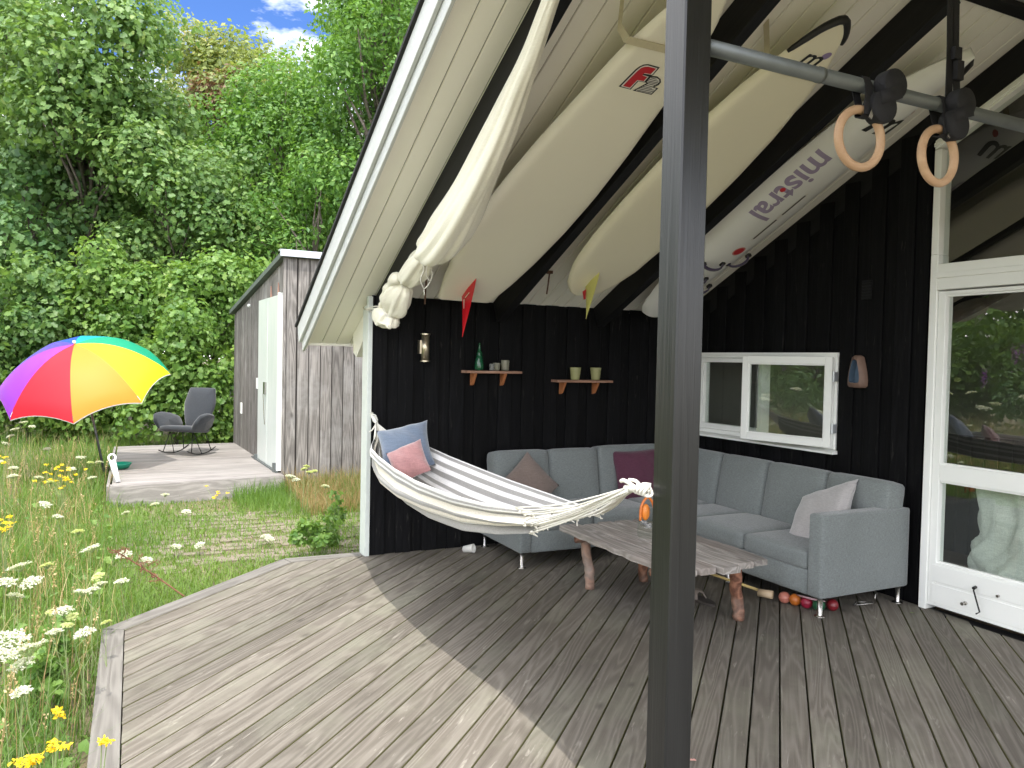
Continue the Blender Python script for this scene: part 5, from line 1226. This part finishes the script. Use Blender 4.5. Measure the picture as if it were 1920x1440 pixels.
def T(kind, label, px, py, dep, ext, n, r, per, size, shape, mat, seed, r0=.16, shell=.5, cat='tree', topf=.75):
    c = A(px, py, dep); base = (c[0], c[1], GZ); cl = blobs(n, c, ext, r, seed, shell)
    return tree(kind, label, cat, base, cl, per, size, shape, M[mat], r0, GBY if cat == 'tree' else 'shrubs under the trees', seed, topf)
T('maple_tree', 'tall maple with spreading open branches at the left edge of the view', 150, 190, 17.5, (2.9, 2.2, 2.9), 50, .9, 720, .125, 'lobe', 'leafA', 1, .17, .35)
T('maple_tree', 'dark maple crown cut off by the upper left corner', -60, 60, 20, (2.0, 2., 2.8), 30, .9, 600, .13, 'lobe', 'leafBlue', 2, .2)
T('oak_tree', 'dense bright green oak standing right against the roof edge', 735, 170, 17.5, (1.9, 2.0, 3.6), 66, .9, 850, .115, 'dia', 'leafB', 3, .2)
T('beech_tree', 'yellowing tree behind with its rounded top under the sky', 440, 260, 23, (3.1, 2., 2.9), 56, 1.0, 640, .15, 'dia', 'leafC', 4, .2)
T('beech_tree', 'small rusty brown crown among the green trees', 405, 165, 21.3, (.75, .5, .85), 12, .42, 700, .13, 'dia', 'leafRed', 5, .1, .2)
T('oak_tree', 'green oak with rounded clumps in front of the yellowing tree', 540, 300, 19.5, (2.0, 1.6, 2.4), 46, .85, 760, .125, 'dia', 'leafB', 6, .2)
T('ash_tree', 'young ash filling the middle behind the parasol and shed', 360, 400, 17.5, (2.0, 1.5, 1.9), 40, .7, 750, .105, 'lobe', 'leafA', 7, .12)
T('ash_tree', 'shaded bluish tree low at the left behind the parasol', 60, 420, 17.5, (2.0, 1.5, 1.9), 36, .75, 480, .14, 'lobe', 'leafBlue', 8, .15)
T('oak_tree', 'lower oak boughs directly above the shed roof', 590, 430, 17.0, (1.6, 1.3, 1.7), 34, .65, 600, .11, 'dia', 'leafB', 9, .13)
T('oak_tree', 'far oak seen over the shed beside the verge', 760, 60, 24, (2.4, 1.5, 2.6), 34, .9, 700, .14, 'dia', 'leafB', 10, .2)
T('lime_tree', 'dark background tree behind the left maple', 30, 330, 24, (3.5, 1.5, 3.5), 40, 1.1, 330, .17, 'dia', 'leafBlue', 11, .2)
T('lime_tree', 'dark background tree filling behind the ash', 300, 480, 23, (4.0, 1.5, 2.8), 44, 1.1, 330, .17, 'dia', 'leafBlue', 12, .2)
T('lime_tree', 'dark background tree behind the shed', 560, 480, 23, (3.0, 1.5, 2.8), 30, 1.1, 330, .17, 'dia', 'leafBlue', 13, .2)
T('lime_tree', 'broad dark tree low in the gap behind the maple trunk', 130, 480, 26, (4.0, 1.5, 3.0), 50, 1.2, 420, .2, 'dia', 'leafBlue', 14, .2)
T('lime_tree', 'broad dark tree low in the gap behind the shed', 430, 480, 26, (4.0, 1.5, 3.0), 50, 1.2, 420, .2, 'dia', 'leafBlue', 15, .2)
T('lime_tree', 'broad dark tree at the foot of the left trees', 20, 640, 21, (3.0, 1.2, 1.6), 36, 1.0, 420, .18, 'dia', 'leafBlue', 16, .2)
T('oak_tree', 'oak standing beyond the right hand end of the shed roof, behind the house', 1150, 300, 21, (2.6, 2.0, 3.4), 50, 1.0, 420, .14, 'dia', 'leafB', 17, .2)
# shrubs
T('shrub', 'light green leafy shrub just behind the rocking chair', 330, 690, 14.6, (1.2, .8, 1.3), 34, .48, 1150, .105, 'lobe', 'leafS', 21, .05, .3, 'shrub', .6)
T('shrub', 'tall yellow green shrub rising left of the shed roof', 395, 560, 15.4, (1.0, .7, 1.2), 30, .48, 1100, .10, 'lobe', 'leafS', 22, .05, .3, 'shrub', .6)
T('shrub', 'leafy shrub behind the top of the parasol', 250, 560, 15.6, (1.2, .7, 1.4), 32, .5, 1050, .105, 'lobe', 'leafS', 23, .05, .3, 'shrub', .6)
T('shrub', 'dark shrub behind the left half of the parasol', 60, 600, 15.4, (1.5, .8, 1.4), 36, .55, 900, .11, 'lobe', 'leafA', 24, .05, .3, 'shrub', .6)
T('shrub', 'low shrub under the parasol pole', 130, 760, 15.2, (1.7, .7, .6), 30, .45, 1000, .10, 'lobe', 'leafS', 25, .04, .3, 'shrub', .6)
T('shrub', 'bush squeezed between the platform and the shed back corner', 420, 760, 14.8, (.7, .5, .8), 18, .4, 1100, .10, 'lobe', 'leafS', 26, .04, .3, 'shrub', .6)
T('shrub', 'bushy growth in the left corner beyond the meadow', -60, 720, 15, (1.2, .8, 1.2), 26, .5, 900, .11, 'lobe', 'leafA', 27, .04, .3, 'shrub', .6)
# garden to the west, seen in the window panes
def W(kind, label, c, ext, n, r, per, size, shape, mat, seed, cat='shrub', r0=.06):
    base = (c[0], c[1], GZ); return tree(kind, label, cat, base, blobs(n, c, ext, r, seed, .3), per, size, shape, M[mat], r0, 'shrubs west of the terrace', seed, .6)
W('shrub', 'broad shrub west of the terrace, seen in the door pane', (-9., 5.2, 1.5), (1.6, 2.4, 1.9), 44, .65, 700, .12, 'lobe', 'leafS', 31)
W('shrub', 'tall shrub west of the terrace reflected in the glass', (-8.5, 1.4, 1.6), (1.3, 2.0, 2.0), 40, .65, 700, .12, 'lobe', 'leafS', 32)
W('oak_tree', 'oak west of the garden reflected in the glass', (-14, 5.5, 4.4), (2.5, 4.0, 3.8), 70, 1.15, 520, .17, 'dia', 'leafB', 33, 'tree', .2)
W('oak_tree', 'low oak beyond the meadow to the west', (-19, -4, 2.6), (2.5, 4.5, 2.4), 50, 1.0, 300, .15, 'dia', 'leafB', 34, 'tree', .2)
W('oak_tree', 'oak at the north west corner of the meadow', (-9.5, 11, 4.), (3, 2.5, 3.8), 50, 1.0, 300, .15, 'dia', 'leafB', 35, 'tree', .2)
bud = W('buddleia_bush', 'purple flowering buddleia bush west of the terrace', (-6.4, 1.9, .9), (.8, 1.0, 1.0), 18, .45, 700, .10, 'dia', 'leafBlue', 36)
P_ = []; 
for k in range(16):
    d = rng.normal(size=3); d /= np.linalg.norm(d); d[2] = abs(d[2]); c = np.array((-6.4, 1.9, 1.2))+d*np.array((1.0, 1.2, 1.1)); q_ = rng.normal(size=(90, 3))*np.array((.03, .03, .10)); P_.append(c+q_)
P_ = np.concatenate(P_); V, F, r = leaves(P_, unit(rng.normal(size=P_.shape)), .03); link('blossom', fastmesh('blossom', V-np.array(bud.location), F, M['purple'], r), bud)

# ------------------------------------------------------------------ meadow
def blades(P, h, wd_, lean, seg=3):
    n = len(P); a = rng.uniform(0, 2*math.pi, n); d = np.stack([np.cos(a), np.sin(a), np.zeros(n)], 1); s = np.stack([-np.sin(a), np.cos(a), np.zeros(n)], 1)
    ln = (lean*rng.uniform(.2, 1.6, n))[:, None]; h = h[:, None]; w_ = wd_[:, None]; V = []
    for k, (t, ww) in enumerate(((0, 1.), (.55, .75), (1., 0))):
        c = P+d*(ln*h*t*t)+np.array([0, 0, 1])*(h*t*(1-.25*ln*t))
        if k < 2: V += [c-s*w_*ww/2, c+s*w_*ww/2]
        else: V += [c]
    V = np.stack(V, 1); o_ = (np.arange(n)*5)[:, None, None]; F = o_+np.array([(0, 1, 3), (0, 3, 2), (2, 3, 4)])[None]
    return V.reshape(-1, 3), F.reshape(-1, 3)
def free(x, y, m_=.0):
    ok = ~((x > XL-m_) & (y-x < dc+.05+m_) & (y < .13+m_))       # terrace
    ok &= ~((x > .0) & (y > -1) & (y < .13))
    sl = (y > 4.0+(x+1.95)*.15-m_) & (x > -1.97-m_) & (y < 8.25) & (x < .1); ok &= ~sl
    ok &= ~((x > .03) & (y > 4.22-m_) & (y < 8.4))
    return ok
def sample(n, x0, x1, y0, y1, foc=5.): 
    x = rng.uniform(x0, x1, n*3); y = rng.uniform(y0, y1, n*3); d = np.hypot(x+1.72, y+6.1)
    keep = rng.random(n*3) < 1/(1+(d/foc)**2); keep &= free(x, y); x, y = x[keep][:n], y[keep][:n]; return x, y
def patchn(x, y, s=1.3, ph=0): return .5+.25*(np.sin(x*s*2.1+ph+np.sin(y*s*1.3))+np.sin(y*s*1.7+ph*2+1.7*np.sin(x*s)))
def pathd(x, y): return np.hypot((x+.3)/1.9, (y-1.9)/1.45)
def grassobj(name, label, n, region, hfun, wfun, lean, mat, keepf=None, foc=6.):
    x, y = sample(n, *region, foc=foc)
    if keepf is not None: k = rng.random(len(x)) < keepf(x, y); x, y = x[k], y[k]
    h = hfun(x, y)*rng.uniform(.5, 1.25, len(x)); P = np.stack([x, y, np.full(len(x), GZ-.01)], 1)
    V, F = blades(P, h, wfun*rng.uniform(.6, 1.4, len(x))*(1+.06*np.hypot(x+1.7, y+6.1)), lean)
    r = np.repeat(np.clip(rng.normal(.42, .22, len(x))+.35*(patchn(x, y, 1.1, 2)-.5), 0, 1), 3)
    o_ = link(name, fastmesh(name, V, F, M[mat], r)); tag(o_, label, name.replace('_', ' ') if False else 'grass', kind='stuff'); return o_
reg = (-8, 3.0, -5.5, 14.5)
lawnz = lambda x, y: np.clip((x+2.12+.12*np.sin(y*2.3))/.55, 0, 1)          # 1 on the mown strip right of the wild meadow
grassobj('meadow_grass', 'tall wild green grass left of the terrace', 90000, (-7, -.6, -5.5, 14), lambda x, y: .33-.24*lawnz(x, y)+.10*patchn(x, y)*(1-.6*lawnz(x, y)), .0042, .6, 'grass', lambda x, y: (1-.75*lawnz(x, y))*(.35+.65*patchn(x, y)))
grassobj('short_grass', 'short patchy turf round the old brick path', 170000, (-3.0, 3.0, -.9, 12.5), lambda x, y: .05+.075*patchn(x, y, 1.7, 1)*(1), .0050, .8, 'lawn', lambda x, y: np.clip(.62+.38*(pathd(x, y) > .7)*(.45+.55*patchn(x, y, 2.3, 4)), 0, 1))
grassobj('dry_grass', 'straw coloured dry grass stalks in the meadow', 14000, (-7, .6, -5.5, 12), lambda x, y: .40-.32*lawnz(x, y)+.12*patchn(x, y, .9, 5)*(1-.7*lawnz(x, y)), .0030, .5, 'straw', lambda x, y: (1-.75*lawnz(x, y))*patchn(x, y, 1.5, 3)**1.5*1.6)
grassobj('tall_grass', 'waist high seeding grass west of the terrace', 9000, (-6.5, -2.95, -.4, 3.4), lambda x, y: .75+.25*patchn(x, y), .006, .35, 'grass', lambda x, y: (x < -2.15-.128*(y+6.1)), 40)
grassobj('tall_straw', 'tall dry straw west of the terrace', 7000, (-6.5, -2.95, -.4, 3.4), lambda x, y: .85+.25*patchn(x, y), .004, .3, 'straw', lambda x, y: (x < -2.15-.128*(y+6.1)), 40)
grassobj('reddish_grass', 'reddish seeding grass along the shed wall', 9000, (.05, 2.2, 2.6, 4.25), lambda x, y: .22+.16*((y-2.6)/1.6), .0035, .4, 'rusty', None, 30)
grassobj('green_grass', 'longer green grass in front of the shed wall', 16000, (-.6, 2.2, 1.8, 4.25), lambda x, y: .10+.16*np.clip((y-2.0)/2, 0, 1)+.08*np.clip(x, 0, 1), .0045, .5, 'grass', lambda x, y: np.clip((y-2.2)*.5+.35*x+.4*(patchn(x, y, 2.3, 1)-.5), .0, 1), 30)
# seed heads on dry stalks
x, y = sample(900, -4.5, -1.95, -3.8, 5.5, 4.); pts = []; Vv = []; Ff = []; bb = MB()
for xx, yy in zip(x[:520], y[:520]):
    h = random.uniform(.35, .72); a = random.uniform(0, 6.28); l = random.uniform(.03, .16); tp_ = Vector((xx+l*math.cos(a), yy+l*math.sin(a), GZ+h)); md = Vector((xx+l*.3*math.cos(a), yy+l*.3*math.sin(a), GZ+h*.55))
    bb.tube([(xx, yy, GZ), md, tp_], [.0016, .0014, .001], 3, cap=False); pts.append((tp_, (tp_-md).normalized()))
tag(bb.build('grass_stalks', M['straw']), 'thin straw stalks standing above the meadow', 'grass', kind='stuff')
P = []; 
for tp_, d_ in pts:
    for k in range(16): P.append(tp_-d_*(.005*k)+Vector((random.gauss(0, .004), random.gauss(0, .004), 0)))
P = np.array(P); V, F, r = leaves(P, unit(rng.normal(size=P.shape)), .013, droop=-.6); tag(link('seed_heads', fastmesh('seed_heads', V, F, M['straw'], r)), 'feathery seed heads on the dry stalks', 'grass', kind='stuff')
# broad leaves low in the meadow
x, y = sample(2600, -5, -1.9, -3.5, 6, 4.5); P = np.stack([x, y, GZ+rng.uniform(.02, .22, len(x))], 1); nn = unit(rng.normal(size=P.shape)*.5+np.array([0, 0, 1])); V, F, r = leaves(P, nn, .055, 'lobe'); tag(link('low_herbs', fastmesh('low_herbs', V, F, M['leafS'], r)), 'broad leaved herbs growing among the meadow grass', 'herbs', kind='stuff')

# wild carrot: stem, rays, flat umbel of tiny florets
def carrot_proto(seed, R, dens, mat, dome_=.25):
    rr = random.Random(seed); b = MB(); hp = []
    for k in range(26):
        q = math.sqrt((k+.5)/26); a = k*2.39996; r = R*q; z = dome_*R*(1-q*q)+rr.uniform(-.003, .003); p = Vector((r*math.cos(a), r*math.sin(a), z)); b.tube([(0, 0, -R*.55), p*.6+Vector((0, 0, -R*.15)), p-Vector((0, 0, .003))], .0009, 3, cap=False); hp.append(p)
    P = []
    for p in hp:
        m_ = int(dens*rr.uniform(.7, 1.2)); sc = R*.105
        for j in range(m_): q = math.sqrt(rr.random()); a = rr.random()*6.28; P.append((p.x+sc*q*math.cos(a), p.y+sc*q*math.sin(a), p.z+rr.uniform(-.0015, .0025)))
    P = np.array(P); nn = unit(np.random.default_rng(seed).normal(size=P.shape)*.35+np.array([0, 0, 1])); V, F, r = leaves(P, nn, .0085, 'dia', droop=0.)
    return b, fastmesh('flower_head', V, F, mat, r)
protos = [carrot_proto(1, .044, 22, M['petal'], .25), carrot_proto(2, .052, 20, M['petal'], .15), carrot_proto(3, .034, 20, M['petal'], .35), carrot_proto(4, .026, 26, M['petalg'], .5)]
raym = [p[0].mesh('umbel_rays', M['stem']) for p in protos]
def carrot(x, y, z, k, label, tiltv=(0, 0), sc=1., grp='wild carrot flowers in the meadow', ground=GZ):
    t = thing('wild_carrot', label, 'wildflower', (x, y, ground), grp); rr = random.Random(int(x*991+y*77)); h = z-ground; ox, oy = rr.uniform(-.06, .06), rr.uniform(-.06, .06)
    b = MB(); stp = cr([(ox, oy, 0), (ox*.8+.01, oy*.8, h*.35), (ox*.3, oy*.3, h*.7), (0, 0, h-.022*sc)], 3); b.tube(stp, [.0026]*4+[.002]*3+[.0016]*3, 5)
    for q in range(3):
        p = stp[2+q*2]; a = rr.random()*6.28; b.tube([p, p+Vector((.05*math.cos(a), .05*math.sin(a), .05))], .0012, 4, cap=False)
    link('stem', b.mesh('stem', M['stem']), t)
    R_ = Matrix.Rotation(tiltv[0], 4, 'X') @ Matrix.Rotation(tiltv[1], 4, 'Y') @ Matrix.Rotation(rr.random()*6.28, 4, 'Z') @ Matrix.Scale(sc, 4); R_.translation = (0, 0, h)
    hd = link('flower_head', protos[k][1], t, R_); link('rays', raym[k], hd)
    return t
# (px, py, height above datum z, type, scale, words)
fl = [(170, 1028, .46, 1, 1.0, 'flat white umbel standing alone above the grass beyond the deck edge'), (35, 1062, .40, 1, 1.15, 'white umbel at the left edge above the yellow seedheads'), (58, 1092, .42, 1, 1.0, 'broad white umbel with a second one just behind it'), (10, 1092, .44, 0, 1.1, 'white umbel cut by the left picture edge'),
      (28, 1118, .36, 2, 1.1, 'small white umbel below the broad pair'), (20, 1200, .52, 1, 1.25, 'largest white umbel cluster low at the left edge'), (52, 1216, .50, 1, 1.1, 'white umbel touching the largest cluster on its right'), (8, 1228, .50, 0, 1.1, 'white umbel under the largest cluster at the left edge'), (42, 1245, .44, 0, 1.0, 'white umbel lowest in the big cluster'),
      (158, 1187, .34, 0, 1.0, 'round white umbel close to the deck corner'), (102, 1186, .36, 2, 1.0, 'slim white umbel between the cluster and the deck corner'), (118, 1145, .36, 0, 1.0, 'tilted white umbel left of the deck corner'), (155, 1110, .34, 0, .95, 'pair forming white umbel above the deck corner, left'), (172, 1106, .34, 0, .9, 'pair forming white umbel above the deck corner, right'),
      (188, 1096, .33, 2, 1.0, 'thin white umbel seen almost edge on above the deck corner'), (185, 1082, .36, 3, 1.2, 'pale greenish umbel seen edge on'), (228, 1090, .25, 0, .9, 'white umbel just over the deck border'), (40, 1298, .42, 2, .9, 'small white umbel in the lower left grass'),
      (97, 1150, .34, 3, 1.0, 'yellow green seeding umbel, upper one near the deck corner'), (136, 1157, .32, 3, .95, 'yellow green seeding umbel nearest the white round umbel'), (126, 1174, .30, 3, .95, 'yellow green seeding umbel below its neighbour'), (200, 1168, .22, 3, .9, 'yellow green seeding umbel over the border board'), (147, 998, .36, 3, 1.3, 'round green unopened umbel in mid meadow'),
      (88, 1062, .36, 3, 1.2, 'pale cream umbel beside the tuft of blue green grass'), (108, 969, .34, 2, 1.1, 'small pinkish white umbel among dry stalks'), (84, 946, .40, 0, 1.0, 'white umbel in front of the dry reddish stalks'), (236, 962, .18, 2, 1.0, 'small white umbel in the turf before the platform')]
FARL = ['near the parasol foot', 'beside the sleeve of the parasol', 'low left of the ragwort', 'half hidden behind the ragwort', 'at the far left edge of the meadow', 'left edge, lower of two', 'left edge, upper of two', 'between dry stalks under the parasol', 'just left of the ragwort', 'at the far left under the shrubs', 'under the parasol, left part', 'under the parasol near the shrubs', 'under the canopy centre', 'greenish one left of the ragwort', 'greenish one right of the ragwort', 'in the turf before the platform front', 'in the turf under the platform fascia', 'in the turf right of the fascia middle', 'by the shed corner', 'right beside the shed corner', 'in front of the third shed board', 'pale yellow one by the shed', 'pale yellow one, tallest by the shed', 'pale yellow one in front of the shed boards', 'pale yellow one left of the shed boards', 'on the path edge', 'on the brick path', 'left end of the brick path', 'right part of the brick path', 'second on the right part of the path', 'left of the brick path']
far = [(151, 858, .30, 0), (186, 867, .24, 2), (134, 880, .26, 2), (173, 896, .2, 2), (12, 832, .40, 0), (24, 893, .42, 2), (25, 878, .36, 2), (88, 842, .36, 2), (73, 896, .3, 2), (28, 805, .5, 0), (45, 792, .5, 0), (20, 818, .5, 2), (60, 800, .5, 2), (95, 905, .3, 3), (170, 868, .28, 3), (290, 946, .0, 2), (310, 928, .05, 2), (350, 960, .0, 2), (545, 893, .25, 0), (555, 900, .2, 2), (610, 912, .18, 2), (570, 880, .35, 3), (580, 886, .33, 3), (590, 884, .3, 3), (575, 875, .3, 3), (330, 1025, -.1, 2), (375, 1022, -.1, 2), (275, 1050, -.05, 2), (498, 1006, -.1, 2), (505, 1010, -.1, 2), (232, 1040, .1, 0)]
def atz(px, py, z):
    d = _f+RIGHT*((px-960)/FPX)+DOWN*((py-720)/FPX); return CAM+d*((z-CAM.z)/d.z)
for i, (px, py, z, k, sc, lb_) in enumerate(fl):
    v = atz(px, py, z)
    carrot(v.x, v.y, z, k, lb_, (random.uniform(-.35, .35), random.uniform(-.35, .35)), sc*1.0)
for (px, py, z, k), fw in zip(far, FARL):
    v = atz(px, py, z)
    if not free(np.array([v.x]), np.array([v.y]))[0]: continue
    carrot(v.x, v.y, z, k, 'small distant umbel flower '+fw, (random.uniform(-.3, .3), random.uniform(-.3, .3)), 1.25, 'small distant umbels in the meadow')
x, y = sample(400, -6.5, -2.3, -1.5, 6.5, 9.)
for xx, yy in list(zip(x, y))[:22]:
    v = Vector((xx, yy, 0))-CAM; 
    if v.dot(RIGHT)/v.dot(_f)*FPX+960 > 0: continue
    carrot(xx, yy, GZ+random.uniform(.45, .85), random.choice([0, 1, 0, 2]), 'white umbel flower in the meadow beside the view, seen mirrored in the panes', (random.uniform(-.3, .3), random.uniform(-.3, .3)), 1.5, 'umbels seen in the window panes')
for i in range(30):
    yy = random.uniform(-.6, 3.2); xl = -1.72-.128*(yy+6.1)-.35; xx = xl-abs(random.gauss(0, 1.1))
    carrot(xx, yy, random.uniform(.6, 1.3), random.choice([0, 1, 0, 1]), 'tall white umbel west of the terrace outside the direct view, mirrored in the panes', (random.uniform(-.3, .3), random.uniform(-.3, .3)), random.uniform(1.6, 2.6), 'tall umbels seen in the window panes')
for (px, py, sc_, wd2, mm) in ((1708, 1151, .05, 'small yellow fallen leaf on the deck under the glass door', M['leafC']), (1306, 1428, .03, 'tiny pink petal on the deck beside the foot of the post', plain('pink_petal', (.55, .28, .24), .7))):
    v = atz(px, py, .006); V, F, r = leaves(np.array([[v.x, v.y, .008]]), np.array([[.1, .1, 1.]]), sc_, 'lobe', droop=0); V = V+np.array([0, 0, .004]); tag(link('fallen_leaf', fastmesh('fallen_leaf', V, F, mm, r)), wd2, 'leaf')
# yellow ragwort
def ragwort(px, py, z, n, R, label, dep=None):
    v = atz(px, py, z); t = thing('ragwort', label, 'wildflower', (v.x, v.y, GZ), 'yellow ragwort flowers'); rr = random.Random(px); b = MB(); P = []; h = z-GZ
    for k in range(n):
        p = Vector((rr.gauss(0, R*.5), rr.gauss(0, R*.5), h+rr.gauss(0, R*.35))); b.tube([(0, 0, 0), (p.x*.3, p.y*.3, h*.6), p], .0018, 4, cap=False)
        for j in range(34): a = rr.random()*6.28; q = .004+.014*rr.random(); P.append((p.x+q*math.cos(a), p.y+q*math.sin(a), p.z+rr.uniform(-.003, .006)))
    link('stem', b.mesh('stem', M['stem']), t); P = np.array(P); nn = unit(rng.normal(size=P.shape)*.4+np.array([0, -.3, 1])); V, F, r = leaves(P, nn, .014, 'dia', droop=0); link('flower_head', fastmesh('flower_head', V, F, M['yellow'], r), t)
ragwort(118, 890, .36, 26, .17, 'bushy yellow ragwort below the parasol'); ragwort(8, 982, .46, 9, .07, 'yellow ragwort at the left picture edge'); ragwort(5, 862, .42, 8, .12, 'faint yellow ragwort far at the left edge')
ragwort(104, 1400, .30, 3, .025, 'yellow flower in the lower left grass beside the deck'); ragwort(62, 1427, .30, 5, .035, 'row of yellow flowers at the bottom left'); ragwort(102, 1338, .30, 2, .02, 'tiny yellow flower above the lower ones'); ragwort(188, 1388, .20, 2, .02, 'small yellow flower leaning over the deck border'); ragwort(405, 925, -.02, 7, .10, 'low yellow blooms in the turf below the platform')
# small leafy plants
def herb(label, c, ext, n, r, per, size, mat, seed):
    t = thing('leafy_plant', label, 'plant', (c[0], c[1], GZ), None); cl = blobs(n, c, ext, r, seed, .2); b = MB()
    for q in cl: b.tube([(c[0], c[1], GZ), ((c[0]+q[0])/2, (c[1]+q[1])/2, (GZ+q[2])/2+.02), q[:3]], [.004, .003, .002], 5)
    b.build('stem', M['stem'], t); V, F, r_ = crown(cl, per, size, 'lobe'); link('foliage', fastmesh('foliage', V-np.array(t.location), F, M[mat], r_), t)
herb('bright green leafy plant by the corner of the house wall', (-.22, .75, .02), (.22, .2, .16), 16, .075, 9000, .045, 'leafS', 41)
herb('small green sprig beside the white corner board', (-.02, 1.05, .16), (.12, .1, .2), 10, .05, 9000, .04, 'leafS', 42)
herb('light green leaf rosette low in the left meadow', (-2.12, -1.75, .06), (.10, .16, .14), 12, .06, 9000, .045, 'leafS', 43)
herb('light green weeds beside the seeding umbels', (-2.10, -1.25, .08), (.09, .14, .16), 10, .055, 9000, .04, 'leafS', 44)
# dried dock plant leaning over the deck edge
t = thing('dock_plant', 'dried reddish brown dock stalk leaning over the deck edge', 'plant', (-1.30, -.30, GZ)); b = MB()
a_ = atz(345, 1118, .0); q_ = atz(215, 1032, .30); pts = cr([a_, a_.lerp(q_, .5)+Vector((0, 0, .01)), q_], 6); b.tube(pts, [.005]*6+[.004]*6+[.003], 6)
P = []
for k in range(4, 13):
    for s_ in range(2): 
        e = pts[k]+Vector((random.uniform(-.09, .09), random.uniform(-.06, .06), random.uniform(0, .07))); b.tube([pts[k], e], .0018, 4)
        for j in range(26): P.append(tuple(pts[k].lerp(e, random.random())+Vector([random.gauss(0, .006) for _ in range(3)])))
b.build('stalk', plain('dry_brown_stalk', (.16, .07, .035), .8), t); P = np.array(P)-np.array(t.location); V, F, r = leaves(P, unit(rng.normal(size=P.shape)), .012); link('seed', fastmesh('seed', V, F, plain('dry_brown_seed', (.20, .085, .05), .8), r), t)
